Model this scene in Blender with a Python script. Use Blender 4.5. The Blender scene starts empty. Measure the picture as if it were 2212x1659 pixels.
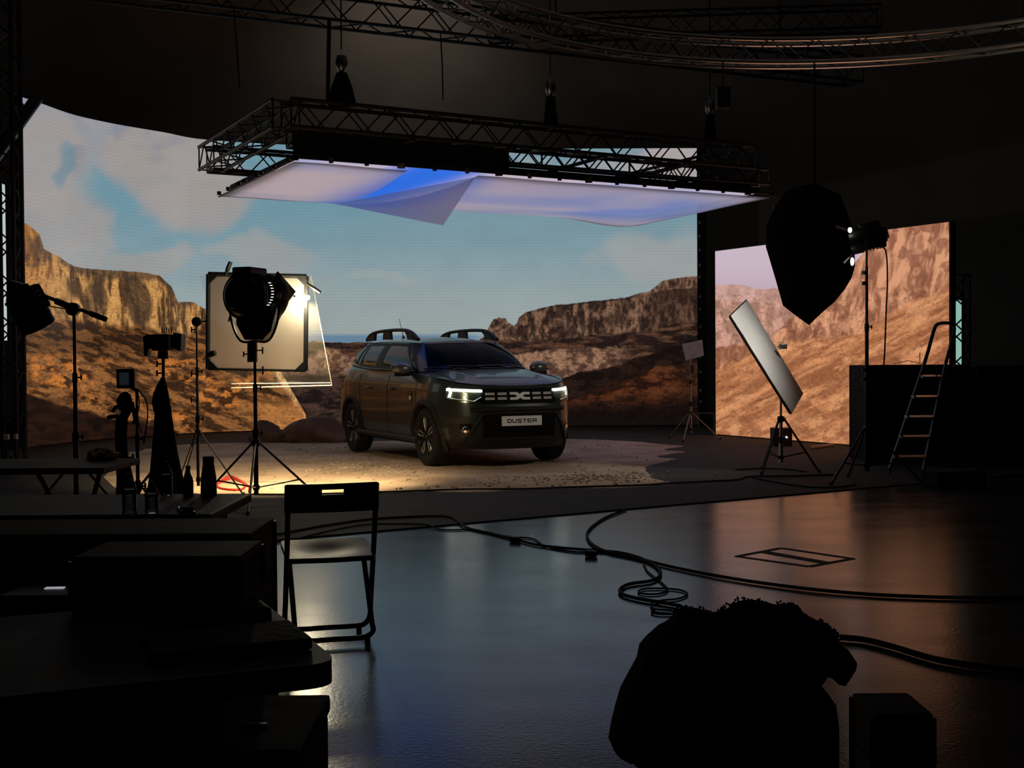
import bpy, bmesh, math, random
import numpy as np
from mathutils import Vector, Matrix, noise as mnoise
from mathutils.geometry import tessellate_polygon
PI = math.pi
random.seed(7)
scene = bpy.context.scene
COL = scene.collection
# ---------------------------------------------------------------- camera
FPX, CX, CY, CAMZ = 2774.0, 1106.0, 829.5, 1.30
cam_d = bpy.data.cameras.new('camera'); cam = bpy.data.objects.new('camera', cam_d); COL.objects.link(cam)
cam_d.sensor_width = 36.0; cam_d.lens = 36.0 * FPX / 2212.0; cam_d.clip_start = .05; cam_d.clip_end = 200
PITCH = math.atan(54.0 / FPX)
CR = Matrix.Rotation(PI/2 - PITCH, 4, 'X') @ Matrix.Rotation(-.007, 4, 'Z')
cam.matrix_world = Matrix.Translation((0, 0, CAMZ)) @ CR
scene.camera = cam
# ---------------------------------------------------------------- world, exposure
w = bpy.data.worlds.new('world'); scene.world = w; w.use_nodes = True
w.node_tree.nodes['Background'].inputs[0].default_value = (.55, .6, .7, 1)
w.node_tree.nodes['Background'].inputs[1].default_value = 0.0012
scene.view_settings.view_transform = 'Standard'; scene.view_settings.look = 'None'
scene.view_settings.gamma = 1.0; scene.view_settings.use_curve_mapping = False
scene.view_settings.exposure = 0.0
SCREEN = 1.0          # luminance of the screens
SUN_LAMP = 1.0
def spot(name, loc, target, power, size_deg, blend, color, radius=.04):
    l = bpy.data.lights.new(name, 'SPOT'); l.energy = power; l.spot_size = math.radians(size_deg); l.spot_blend = blend
    l.color = color; l.shadow_soft_size = radius
    o = bpy.data.objects.new(name, l); COL.objects.link(o); o.location = loc
    o.rotation_euler = (Vector(target) - Vector(loc)).to_track_quat('-Z', 'Y').to_euler()
    return o
# real distances measured off the photograph: a sight line and how far away (depth along +Y) the thing stands
CR3 = CR.to_3x3()
def ray(px, py): return CR3 @ Vector(((px - CX) / FPX, -(py - CY) / FPX, -1.0))
def at(px, py, d):
    r = ray(px, py); return Vector((0, 0, CAMZ)) + r * (d / r.y)
def zp(px, py, z):
    r = ray(px, py); return Vector((0, 0, CAMZ)) + r * ((z - CAMZ) / r.z)
def gp(px, py): return zp(px, py, 0.0)
# the studio lamps that are on
LAMP_AT = at(668, 650, 12.27)
spot('studio_lamp_light', LAMP_AT, gp(610, 1045), 720, 92, 1.0, (1, .77, .42), .05)
LAMP2_AT = at(1836, 545, 13.2)
spot('right_lamp_light', LAMP2_AT, (.9, 15.0, .6), 95, 84, .8, (1, .93, .84), .10)
ADDED_LAMP = (-2.2, 25.6, 10.2)  # extra lamp out of view, added to wash the back wall
spot('work_lamp_light', ADDED_LAMP, (-2.4, 28.0, 7.6), 30, 105, 1., (1, .84, .70), .12)
# ---------------------------------------------------------------- materials
def _mat(name):
    m = bpy.data.materials.new(name); m.use_nodes = True; nt = m.node_tree
    b = nt.nodes['Principled BSDF']
    return m, nt, b
def lk(nt, a, b): nt.links.new(a, b)
def pm(name, col, rough=.5, metal=0., var=.2, scale=12., bump=0., coat=0., spec=.5, bscale=None, alpha=None):
    m, nt, b = _mat(name)
    tc = nt.nodes.new('ShaderNodeTexCoord')
    n = nt.nodes.new('ShaderNodeTexNoise'); n.inputs['Scale'].default_value = scale; n.inputs['Detail'].default_value = 6
    lk(nt, tc.outputs['Object'], n.inputs['Vector'])
    r = nt.nodes.new('ShaderNodeValToRGB')
    r.color_ramp.elements[0].position = .3; r.color_ramp.elements[1].position = .7
    r.color_ramp.elements[0].color = tuple(c * (1 - var) for c in col) + (1,)
    r.color_ramp.elements[1].color = tuple(min(1, c * (1 + var)) for c in col) + (1,)
    lk(nt, n.outputs['Fac'], r.inputs['Fac']); lk(nt, r.outputs['Color'], b.inputs['Base Color'])
    mr = nt.nodes.new('ShaderNodeMapRange'); mr.inputs['To Min'].default_value = max(.02, rough * .85); mr.inputs['To Max'].default_value = min(1, rough * 1.15)
    lk(nt, n.outputs['Fac'], mr.inputs['Value']); lk(nt, mr.outputs['Result'], b.inputs['Roughness'])
    b.inputs['Metallic'].default_value = metal; b.inputs['Coat Weight'].default_value = coat; b.inputs['Coat Roughness'].default_value = .03
    b.inputs['Specular IOR Level'].default_value = spec
    if bump:
        n2 = nt.nodes.new('ShaderNodeTexNoise'); n2.inputs['Scale'].default_value = bscale or scale * 6; n2.inputs['Detail'].default_value = 4
        lk(nt, tc.outputs['Object'], n2.inputs['Vector'])
        bp = nt.nodes.new('ShaderNodeBump'); bp.inputs['Strength'].default_value = bump; bp.inputs['Distance'].default_value = .01
        lk(nt, n2.outputs['Fac'], bp.inputs['Height']); lk(nt, bp.outputs['Normal'], b.inputs['Normal'])
    return m
def em(name, col, strength):
    m, nt, b = _mat(name)
    b.inputs['Base Color'].default_value = (.02, .02, .02, 1)
    tc = nt.nodes.new('ShaderNodeTexCoord'); n = nt.nodes.new('ShaderNodeTexNoise'); n.inputs['Scale'].default_value = 3
    lk(nt, tc.outputs['Object'], n.inputs['Vector'])
    mx = nt.nodes.new('ShaderNodeMixRGB'); mx.inputs['Fac'].default_value = .5
    mx.inputs[1].default_value = tuple(col) + (1,); mx.inputs[2].default_value = tuple(c * .85 for c in col) + (1,)
    lk(nt, n.outputs['Fac'], mx.inputs['Fac'])
    lk(nt, mx.outputs[0], b.inputs['Emission Color']); b.inputs['Emission Strength'].default_value = strength
    return m
def sheet(name, col, trans=.5, clear=.2, gloss=.0, rough=.2):
    """thin film or cloth: translucent + clear + a little gloss"""
    m, nt, b = _mat(name); out = nt.nodes['Material Output']
    tc = nt.nodes.new('ShaderNodeTexCoord'); n = nt.nodes.new('ShaderNodeTexNoise'); n.inputs['Scale'].default_value = 5; n.inputs['Detail'].default_value = 5
    lk(nt, tc.outputs['Object'], n.inputs['Vector'])
    bp = nt.nodes.new('ShaderNodeBump'); bp.inputs['Strength'].default_value = .25; bp.inputs['Distance'].default_value = .02
    lk(nt, n.outputs['Fac'], bp.inputs['Height'])
    d = nt.nodes.new('ShaderNodeBsdfDiffuse'); t = nt.nodes.new('ShaderNodeBsdfTranslucent'); g = nt.nodes.new('ShaderNodeBsdfGlossy'); c = nt.nodes.new('ShaderNodeBsdfTransparent')
    for x in (d, t): x.inputs['Color'].default_value = tuple(col) + (1,); lk(nt, bp.outputs['Normal'], x.inputs['Normal'])
    g.inputs['Roughness'].default_value = rough; lk(nt, bp.outputs['Normal'], g.inputs['Normal'])
    m1 = nt.nodes.new('ShaderNodeMixShader'); m1.inputs[0].default_value = trans; lk(nt, d.outputs[0], m1.inputs[1]); lk(nt, t.outputs[0], m1.inputs[2])
    m2 = nt.nodes.new('ShaderNodeMixShader'); m2.inputs[0].default_value = clear; lk(nt, m1.outputs[0], m2.inputs[1]); lk(nt, c.outputs[0], m2.inputs[2])
    m3 = nt.nodes.new('ShaderNodeMixShader'); m3.inputs[0].default_value = gloss; lk(nt, m2.outputs[0], m3.inputs[1]); lk(nt, g.outputs[0], m3.inputs[2])
    lk(nt, m3.outputs[0], out.inputs['Surface'])
    return m
def glass(name, tint, clear=.8, rough=.02, ior=1.45):
    m, nt, b = _mat(name); out = nt.nodes['Material Output']
    g = nt.nodes.new('ShaderNodeBsdfGlossy'); g.inputs['Roughness'].default_value = rough
    c = nt.nodes.new('ShaderNodeBsdfTransparent'); c.inputs['Color'].default_value = tuple(x * clear for x in tint) + (1,)
    f = nt.nodes.new('ShaderNodeFresnel'); f.inputs['IOR'].default_value = ior
    tc = nt.nodes.new('ShaderNodeTexCoord'); n = nt.nodes.new('ShaderNodeTexNoise'); n.inputs['Scale'].default_value = 2.
    lk(nt, tc.outputs['Object'], n.inputs['Vector'])
    bp = nt.nodes.new('ShaderNodeBump'); bp.inputs['Strength'].default_value = .03; lk(nt, n.outputs['Fac'], bp.inputs['Height'])
    lk(nt, bp.outputs['Normal'], g.inputs['Normal'])
    mx = nt.nodes.new('ShaderNodeMixShader'); lk(nt, f.outputs[0], mx.inputs[0]); lk(nt, c.outputs[0], mx.inputs[1]); lk(nt, g.outputs[0], mx.inputs[2])
    lk(nt, mx.outputs[0], out.inputs['Surface'])
    return m
M = {}
M['black_metal'] = pm('black_metal', (.012, .012, .013), .38, .3)
M['black_plastic'] = pm('black_plastic', (.012, .012, .012), .42)
M['matte_black'] = pm('matte_black', (.008, .008, .008), .8, bump=.3)
M['fabric_black'] = pm('fabric_black', (.006, .006, .0065), .95, bump=.5, bscale=140, spec=.15)
M['dark_case'] = pm('dark_case', (.004, .004, .0045), .7, var=.3, spec=.15)
M['aluminium'] = pm('aluminium', (.95, .95, .95), .30, 1., var=.12, scale=30)
M['dull_aluminium'] = pm('dull_aluminium', (.16, .16, .17), .45, 1., var=.2, scale=20)
M['black_truss'] = pm('black_truss', (.03, .03, .032), .45, .6)
M['chrome'] = pm('chrome', (.75, .75, .76), .12, 1., var=.05)
M['steel'] = pm('steel', (.28, .27, .26), .35, 1., var=.2)
M['rubber'] = pm('rubber', (.006, .006, .006), .75, bump=.3)
M['cable'] = pm('cable_rubber', (.004, .004, .004), .7, spec=.12)
M['red_cable'] = pm('red_cable_rubber', (.55, .03, .015), .5)
M['paper'] = pm('paper', (.85, .80, .74), .8, bump=.4)
M['grey_wall'] = pm('painted_wall', (.62, .57, .53), .85, var=.12, scale=.6, bump=.1)
M['dark_wall'] = pm('dark_wall', (.02, .02, .021), .9, var=.2, scale=1.)
# ---------------------------------------------------------------- mesh builder
class MB:
    def __init__(s): s.v = []; s.f = []
    def add(s, vs, fs):
        o = len(s.v); s.v += [Vector(v) for v in vs]; s.f += [tuple(i + o for i in f) for f in fs]; return s
    def box(s, c, size, R=None, bev=0.):
        c = Vector(c); hx, hy, hz = size[0] / 2, size[1] / 2, size[2] / 2
        if bev > 0:
            b = min(bev, hx * .9, hy * .9, hz * .9)
            bm = bmesh.new(); bmesh.ops.create_cube(bm, size=1)
            for v in bm.verts: v.co = Vector((v.co.x * 2 * hx, v.co.y * 2 * hy, v.co.z * 2 * hz))
            bmesh.ops.bevel(bm, geom=bm.edges[:], offset=b, segments=2, affect='EDGES', profile=.7)
            bm.verts.index_update()
            vs = [v.co.copy() for v in bm.verts]; fs = [tuple(v.index for v in f.verts) for f in bm.faces]; bm.free()
        else:
            vs = [Vector((x, y, z)) for x in (-hx, hx) for y in (-hy, hy) for z in (-hz, hz)]
            fs = [(0, 1, 3, 2), (4, 6, 7, 5), (0, 4, 5, 1), (2, 3, 7, 6), (0, 2, 6, 4), (1, 5, 7, 3)]
        if R is not None: vs = [R @ v for v in vs]
        return s.add([v + c for v in vs], fs)
    def tube(s, pts, r, n=8, closed=False, flat=1.):
        pts = [Vector(p) for p in pts]; N = len(pts)
        rs = r if isinstance(r, (list, tuple)) else [r] * N
        vs = []; up = None
        for i, p in enumerate(pts):
            if closed: t = pts[(i + 1) % N] - pts[i - 1]
            else: t = pts[min(i + 1, N - 1)] - pts[max(i - 1, 0)]
            if t.length < 1e-9: t = Vector((0, 0, 1))
            t.normalize()
            if up is None:
                a = Vector((0, 0, 1)) if abs(t.z) < .9 else Vector((1, 0, 0)); up = (a - t * a.dot(t)).normalized()
            else:
                up = up - t * up.dot(t)
                if up.length < 1e-6: up = t.orthogonal()
                up.normalize()
            sd = t.cross(up)
            for k in range(n):
                a = 2 * PI * k / n; vs.append(p + (up * math.cos(a) * flat + sd * math.sin(a)) * rs[i])
        fs = []
        for i in range(N if closed else N - 1):
            j = (i + 1) % N
            for k in range(n): fs.append((i * n + k, i * n + (k + 1) % n, j * n + (k + 1) % n, j * n + k))
        if not closed: fs += [tuple(range(n))[::-1], tuple((N - 1) * n + k for k in range(n))]
        return s.add(vs, fs)
    def lathe(s, prof, c=(0, 0, 0), n=24, axis='Z', R=None):
        vs = []; c = Vector(c)
        for (r, h) in prof:
            for k in range(n):
                a = 2 * PI * k / n; x, y = r * math.cos(a), r * math.sin(a)
                v = {'Z': Vector((x, y, h)), 'Y': Vector((x, h, y)), 'X': Vector((h, x, y))}[axis]
                vs.append((R @ v if R is not None else v) + c)
        fs = []; m = len(prof)
        for i in range(m - 1):
            for k in range(n): fs.append((i * n + k, i * n + (k + 1) % n, (i + 1) * n + (k + 1) % n, (i + 1) * n + k))
        if prof[0][0] > 1e-6: fs.append(tuple(range(n))[::-1])
        if prof[-1][0] > 1e-6: fs.append(tuple((m - 1) * n + k for k in range(n)))
        return s.add(vs, fs)
    def prism(s, poly, d):
        """closed 3-D polygon extruded by vector d"""
        poly = [Vector(p) for p in poly]; n = len(poly); d = Vector(d)
        s.add(poly + [p + d for p in poly], [(i, (i + 1) % n, n + (i + 1) % n, n + i) for i in range(n)])
        tr = tessellate_polygon([poly])
        o = len(s.v) - 2 * n
        for t in tr: s.f.append(tuple(o + i for i in t)); s.f.append(tuple(o + n + i for i in t[::-1]))
        return s
    def grid(s, P, nu, nv, wrap=False):
        """P: list of nu*nv points, row-major u"""
        fs = []
        for i in range(nu - (0 if wrap else 1)):
            for j in range(nv - 1):
                a = i * nv + j; b = ((i + 1) % nu) * nv + j; fs.append((a, b, b + 1, a + 1))
        return s.add(P, fs)
    def build(s, name, mat, parent=None, local=False, smooth=False, loc=None, autosmooth=True):
        me = bpy.data.meshes.new(name)
        off = Vector((0, 0, 0))
        if not local:
            if parent is not None:
                q = parent
                while q is not None: off += Vector(q.location); q = q.parent
            else:
                if loc is None:
                    xs = [v.x for v in s.v]; ys = [v.y for v in s.v]; zs = [v.z for v in s.v]
                    loc = ((min(xs) + max(xs)) / 2, (min(ys) + max(ys)) / 2, min(zs))
                off = Vector(loc)
        me.from_pydata([tuple(v - off) for v in s.v], [], s.f); me.validate()
        bm = bmesh.new(); bm.from_mesh(me); bmesh.ops.recalc_face_normals(bm, faces=bm.faces[:]); bm.to_mesh(me); bm.free()
        if smooth:
            me.polygons.foreach_set('use_smooth', [True] * len(me.polygons))
            if autosmooth: me.set_sharp_from_angle(angle=math.radians(38))
        o = bpy.data.objects.new(name, me); COL.objects.link(o)
        if isinstance(mat, str): mat = M[mat]
        me.materials.append(mat)
        if parent is not None: o.parent = parent
        elif not local: o.location = off
        return o
def thing(name, label, cat, loc, group=None, rz=0.):
    o = bpy.data.objects.new(name, None); COL.objects.link(o); o.empty_display_size = .1
    o.location = loc; o.rotation_euler = (0, 0, rz); o['label'] = label; o['category'] = cat
    if group: o['group'] = group
    return o
def tag(o, label, cat, group=None, kind=None):
    o['label'] = label; o['category'] = cat
    if group: o['group'] = group
    if kind: o['kind'] = kind
    return o
def struct(o, label=None):
    o['kind'] = 'structure'
    if label: o['label'] = label
    return o
def cr(pts, n=6, closed=False):
    """Catmull-Rom through the points"""
    pts = [Vector(p) for p in pts]; N = len(pts); out = []
    for i in range(N if closed else N - 1):
        p0 = pts[i - 1] if (i > 0 or closed) else pts[0] * 2 - pts[1]
        p1 = pts[i]; p2 = pts[(i + 1) % N]
        p3 = pts[(i + 2) % N] if (i + 2 < N or closed) else p2 * 2 - p1
        for k in range(n):
            t = k / n
            out.append(.5 * ((2 * p1) + (p2 - p0) * t + (2 * p0 - 5 * p1 + 4 * p2 - p3) * t * t + (3 * p1 - p0 - 3 * p2 + p3) * t ** 3))
    if not closed: out.append(pts[-1])
    return out
def interp(x, xs, ys):
    return float(np.interp(x, xs, ys))
# ---------------------------------------------------------------- numeric noise for the pictures shown on the screens
def _lat(seed, n=256):
    return np.random.RandomState(seed).rand(n, n).astype(np.float32)
_L = [_lat(i) for i in range(12)]
def vnoise(x, y, seed=0):
    L = _L[seed % 12]; xi = np.floor(x).astype(np.int64); yi = np.floor(y).astype(np.int64)
    fx = x - xi; fy = y - yi; fx = fx * fx * (3 - 2 * fx); fy = fy * fy * (3 - 2 * fy)
    a = L[yi & 255, xi & 255]; b = L[yi & 255, (xi + 1) & 255]; c = L[(yi + 1) & 255, xi & 255]; d = L[(yi + 1) & 255, (xi + 1) & 255]
    return (a * (1 - fx) + b * fx) * (1 - fy) + (c * (1 - fx) + d * fx) * fy
def fbm(x, y, seed=0, octv=5, gain=.55):
    s = 0; a = 1; t = 0
    for k in range(octv):
        s = s + a * vnoise(x * 2 ** k + 17 * k, y * 2 ** k + 31 * k, seed + k); t += a; a *= gain
    return s / t
def sst(a, b, x):
    t = np.clip((x - a) / (b - a), 0, 1); return t * t * (3 - 2 * t)
def lin(c): return np.array([((v / 255) / 12.92 if v <= 10 else ((v / 255 + .055) / 1.055) ** 2.4) for v in c], dtype=np.float32)
def mixc(img, col, m):
    m = np.clip(m, 0, 1)[..., None]; c = lin(col) if isinstance(col, tuple) else col
    return img * (1 - m) + c * m
def screen_material(name, rgb, strength, spec=.3, stripe=0.):
    """rgb: float array (h, w, 3), row 0 at the bottom: what the diodes show"""
    h, wd = rgb.shape[:2]
    im = bpy.data.images.new(name, wd, h, float_buffer=True, alpha=False); im.colorspace_settings.name = 'Non-Color'
    buf = np.ones((h, wd, 4), np.float32); buf[..., :3] = rgb; im.pixels.foreach_set(buf.ravel()); im.update(); im.pack()
    m, nt, b = _mat(name)
    t = nt.nodes.new('ShaderNodeTexImage'); t.image = im; t.extension = 'EXTEND'
    b.inputs['Base Color'].default_value = (.015, .015, .015, 1); b.inputs['Roughness'].default_value = .35
    b.inputs['Specular IOR Level'].default_value = spec
    # row structure of the diode panels
    uv = nt.nodes.new('ShaderNodeUVMap'); uv.uv_map = 'UVMap'
    wv = nt.nodes.new('ShaderNodeTexWave'); wv.wave_type = 'BANDS'; wv.bands_direction = 'Y'; wv.inputs['Scale'].default_value = 29.; wv.inputs['Distortion'].default_value = .6
    wv.inputs['Detail'].default_value = 1
    lk(nt, uv.outputs[0], wv.inputs['Vector'])
    mr = nt.nodes.new('ShaderNodeMapRange'); mr.inputs['To Min'].default_value = 1 - stripe; mr.inputs['To Max'].default_value = 1 + stripe
    lk(nt, wv.outputs['Fac'], mr.inputs['Value'])
    mu = nt.nodes.new('ShaderNodeMixRGB'); mu.blend_type = 'MULTIPLY'; mu.inputs[0].default_value = 1
    lk(nt, t.outputs['Color'], mu.inputs[1]); lk(nt, mr.outputs['Result'], mu.inputs[2])
    lk(nt, mu.outputs[0], b.inputs['Emission Color']); b.inputs['Emission Strength'].default_value = strength
    return m
def uv_strip(name, pts_bottom, pts_top, us, mat, parent):
    """screen surface: a strip of quads with UVs"""
    n = len(pts_bottom); me = bpy.data.meshes.new(name)
    off = Vector(parent.location)
    me.from_pydata([tuple(Vector(p) - off) for p in pts_bottom + pts_top], [], [(i, i + 1, n + i + 1, n + i) for i in range(n - 1)])
    uvl = me.uv_layers.new(name='UVMap')
    for p in me.polygons:
        for li in p.loop_indices:
            vi = me.loops[li].vertex_index; uvl.data[li].uv = (us[vi % n], 0. if vi < n else 1.)
    me.materials.append(mat); o = bpy.data.objects.new(name, me); COL.objects.link(o); o.parent = parent
    return o
# ================================================================ the hall
def boxobj(name, a, b, mat):
    c = [(a[i] + b[i]) / 2 for i in range(3)]; s = [abs(b[i] - a[i]) for i in range(3)]
    return MB().box(c, s).build(name, mat)
# glossy resin floor
def floor_material():
    m, nt, b = _mat('resin_floor')
    tc = nt.nodes.new('ShaderNodeTexCoord')
    mp = nt.nodes.new('ShaderNodeMapping'); mp.inputs['Scale'].default_value = (1, 2.2, 1); lk(nt, tc.outputs['Object'], mp.inputs['Vector'])
    n = nt.nodes.new('ShaderNodeTexNoise'); n.inputs['Scale'].default_value = 1.3; n.inputs['Detail'].default_value = 8; n.inputs['Roughness'].default_value = .65
    lk(nt, mp.outputs[0], n.inputs['Vector'])
    r = nt.nodes.new('ShaderNodeValToRGB'); r.color_ramp.elements[0].position = .35; r.color_ramp.elements[1].position = .7
    r.color_ramp.elements[0].color = (.055, .060, .066, 1); r.color_ramp.elements[1].color = (.085, .088, .092, 1)
    lk(nt, n.outputs['Fac'], r.inputs['Fac']); lk(nt, r.outputs[0], b.inputs['Base Color'])
    mr = nt.nodes.new('ShaderNodeMapRange'); mr.inputs['From Min'].default_value = .3; mr.inputs['From Max'].default_value = .7
    mr.inputs['To Min'].default_value = .16; mr.inputs['To Max'].default_value = .24
    lk(nt, n.outputs['Fac'], mr.inputs['Value']); lk(nt, mr.outputs['Result'], b.inputs['Roughness'])
    n2 = nt.nodes.new('ShaderNodeTexNoise'); n2.inputs['Scale'].default_value = 55; n2.inputs['Detail'].default_value = 3
    lk(nt, tc.outputs['Object'], n2.inputs['Vector'])
    bp = nt.nodes.new('ShaderNodeBump'); bp.inputs['Strength'].default_value = .18; bp.inputs['Distance'].default_value = .004
    lk(nt, n2.outputs['Fac'], bp.inputs['Height']); lk(nt, bp.outputs['Normal'], b.inputs['Normal'])
    b.inputs['Specular IOR Level'].default_value = .35
    return m
M['resin_floor'] = floor_material()
struct(boxobj('floor', (-14, -5, -.2), (14, 30, 0), 'resin_floor'))
struct(boxobj('wall_back', (-14, 28, 0), (14, 28.3, 11), 'grey_wall'))
struct(boxobj('wall_left', (-14.3, -5, 0), (-14, 30, 11), 'dark_wall'))
struct(boxobj('wall_right', (12, -5, 0), (12.3, 30, 11), 'dark_wall'))
struct(boxobj('wall_front', (-14, -5.3, 0), (14, -5, 11), 'dark_wall'))
struct(boxobj('ceiling', (-14, -5, 11), (14, 30, 11.2), 'grey_wall'))
# matte board deck under the set: its near edge runs obliquely over the hall floor
eA = gp(560, 1172); eB = gp(1870, 1056); ed = (eB - eA).normalized()
A0 = eA - ed * 9; B0 = eB + ed * 6
M['deck_board'] = pm('deck_board', (.050, .044, .041), .8, var=.4, scale=2.2, bump=.25, bscale=60, spec=.18)
dk = MB().prism([(A0.x, A0.y, .002), (B0.x, B0.y, .002), (11.5, 27.5, .002), (-13.5, 27.5, .002)], (0, 0, .010)).build('floor_deck', 'deck_board')
struct(dk, 'dark matte board deck laid over the hall floor under the set'); DZ = .012
# ================================================================ what the screens show
cinv = np.array((Matrix.Translation((0, 0, CAMZ)) @ CR).inverted())
def topix(P):
    q = P @ cinv[:3, :3].T + cinv[:3, 3]
    return CX + FPX * q[..., 0] / -q[..., 2], CY - FPX * q[..., 1] / -q[..., 2]
def seg_mask(x, y, a, b, wd):
    """signed side of the line a-b, softened over wd"""
    nx, ny = -(b[1] - a[1]), b[0] - a[0]; L = math.hypot(nx, ny)
    return sst(-wd, wd, ((x - a[0]) * nx + (y - a[1]) * ny) / L)
def below(x, y, xs, ys, wd=1.5, rough=0, seed=0, fr=.05):
    l = np.interp(x, xs, ys)
    if rough: l = l + (fbm(x * fr, x * 0 + 3, seed, 4) - .5) * rough
    return sst(-wd, wd, y - l)
def desert_main(x, y):
    H, W = x.shape
    img = np.zeros((H, W, 3), np.float32) + lin((108, 145, 160))
    # paler towards the horizon of the picture
    img = mixc(img, (152, 162, 161), sst(420, 720, y) * .95); img = mixc(img, (128, 150, 158), sst(700, 1000, x) * .5 * sst(600, 400, y))
    img = mixc(img, (118, 138, 160), sst(330, 230, y) * .6)
    wx = x + (fbm(x / 110, y / 80, 1, 2) - .5) * 120 + (fbm(x / 22, y / 16, 2, 3) - .5) * 16; wy = y + (fbm(x / 110, y / 80, 3, 2) - .5) * 90 + (fbm(x / 22, y / 16, 4, 3) - .5) * 14
    def blob(cx, cy, rx, ry, s, col=(157, 150, 147), hard=.0):
        nonlocal img
        d = ((wx - cx) / rx) ** 2 + ((wy - cy) / ry) ** 2
        img = mixc(img, col, sst(1.45, .35 + .5 * hard, d) * s)
    blob(60, 250, 190, 60, .75, (150, 148, 158), .1)
    blob(280, 300, 190, 70, .7, (158, 150, 152), .1)
    blob(90, 360, 120, 115, .9); blob(110, 470, 115, 75, .85); blob(195, 540, 60, 45, .8, (158, 154, 152))
    blob(390, 360, 150, 95, .9); blob(450, 430, 120, 75, .85); blob(330, 350, 110, 70, .6)
    blob(330, 555, 95, 32, .8, (155, 152, 150)); blob(570, 550, 130, 30, .7, (155, 155, 153)); blob(640, 590, 90, 20, .5, (150, 156, 156))
    blob(830, 600, 85, 18, .55, (152, 160, 160)); blob(1440, 560, 130, 70, .7, (160, 160, 158)); blob(1480, 330, 120, 80, .9, (172, 160, 160))
    blob(1330, 360, 90, 40, .6, (165, 162, 165)); blob(1180, 380, 110, 30, .6, (150, 160, 168))
    img = mixc(img, (112, 122, 145), sst(.55, .75, fbm(x / 85, y / 60, 5, 3)) * .4 * sst(430, 330, y))
    img = mixc(img, (106, 134, 148), sst(1.6, .2, ((wx - 128) / 26) ** 2 + ((wy - 370) / 42) ** 2) * .75)
    img = img * (.93 + .14 * fbm(x / 70, y / 40, 7, 5))[..., None]
    # band of sea
    sea = sst(718, 728, y) * sst(640, 690, x) * sst(1080, 1000, x)
    img = mixc(img, (98, 128, 152), sea)
    # ---- far red hills behind
    def rocks(cA, cB, sx, sy, seed, vert=0., oc=6, bias=.5, con=.16):
        n = fbm(x / sx + vert * (fbm(x / 40, y / 90, seed + 2, 3) - .5) * 2.2, y / sy, seed, oc, .62)
        t = sst(bias - con, bias + con, n)[..., None]
        return lin(cA) * (1 - t) + lin(cB) * t
    hills = rocks((62, 44, 38), (150, 110, 88), 16, 9, 2)
    m = below(x, y, [640, 660, 700, 720, 745, 760, 800, 1040, 1060], [735, 738, 736, 741, 741, 747, 744, 738, 730], 1.5, 5, 2)
    img = mixc(img, hills, m)
    img = mixc(img, rocks((44, 33, 30), (104, 74, 60), 30, 10, 4), m * sst(770, 800, y))
    # ---- right mesa
    m = below(x, y, [1030, 1046, 1060, 1066, 1078, 1092, 1098, 1110, 1116, 1122, 1135, 1160, 1200, 1350, 1385, 1405, 1430, 1460, 1520],
              [740, 727, 700, 690, 685, 688, 698, 703, 698, 684, 674, 668, 659, 644, 632, 628, 608, 601, 595], 1.2, 4, 6, .09)
    cliff = rocks((46, 31, 25), (132, 98, 78), 8, 17, 7, 1., 6, .53, .2)
    cliff = mixc(cliff, (44, 30, 24), sst(.5, .66, fbm(x / 22, y / 30, 3, 5)) * .75)
    img = mixc(img, cliff, m)
    b0 = below(x, y, [1300, 1400, 1440, 1505], [650, 634, 626, 622], 2, 6, 2) * sst(1350, 1420, x)
    img = mixc(img, (44, 30, 24), m * b0 * (.55 + .3 * sst(660, 630, y)) * sst(1400, 1450, x + 30))
    img = mixc(img, (30, 22, 20), m * sst(1380, 1340, x) * sst(5, 0, np.abs(y - np.interp(x, [1030, 1160, 1200, 1350, 1400], [740, 666, 660, 645, 632]))) * .6)
    b1 = below(x, y, [1030, 1150, 1300, 1400, 1510], [728, 738, 722, 716, 690], 3, 10, 1)
    img = mixc(img, rocks((30, 20, 18), (92, 62, 46), 40, 9, 8, 0, 6, .58, .14), m * b1 * .95)
    b2 = below(x, y, [1030, 1110, 1250, 1350, 1420, 1510], [768, 764, 752, 748, 742, 730], 3, 12, 4)
    img = mixc(img, rocks((78, 54, 43), (150, 112, 88), 15, 12, 9, .6), m * b2 * sst(1380, 1300, x))
    # shaded near slope falling from the right
    s1 = below(x, y, [1000, 1080, 1205, 1250, 1330, 1420, 1510], [812, 812, 818, 804, 790, 758, 720], 2.5, 10, 5)
    slope = rocks((22, 14, 11), (38, 24, 18), 34, 14, 1)
    img = mixc(img, slope, s1)
    s2 = below(x, y, [1000, 1230, 1320, 1380, 1420, 1510], [885, 868, 834, 812, 790, 784], 3, 8, 8) * (1 - .6 * sst(1430, 1500, x))
    img = mixc(img, rocks((38, 20, 13), (92, 50, 28), 30, 10, 3, 0, 6, .54), s2 * sst(905, 835, y + (x - 1300) * .02))
    img = mixc(img, (18, 11, 9), s1 * sst(850, 900, y + (x - 1300) * .03) * .9)
    # ---- left valley floor behind the lamp
    v = seg_mask(x, y, (560, 742), (700, 744), 3) * sst(1040, 960, x)
    img = mixc(img, rocks((26, 19, 18), (70, 50, 42), 34, 12, 5, 0, 6, .55), v * sst(500, 560, x) * sst(790, 825, y))
    md = sst(1.1, .5, ((x - 708) / 34) ** 2 + ((y - 775) / 26) ** 2)
    img = mixc(img, rocks((96, 66, 48), (178, 136, 100), 9, 12, 3, .8), md * .9)
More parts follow.
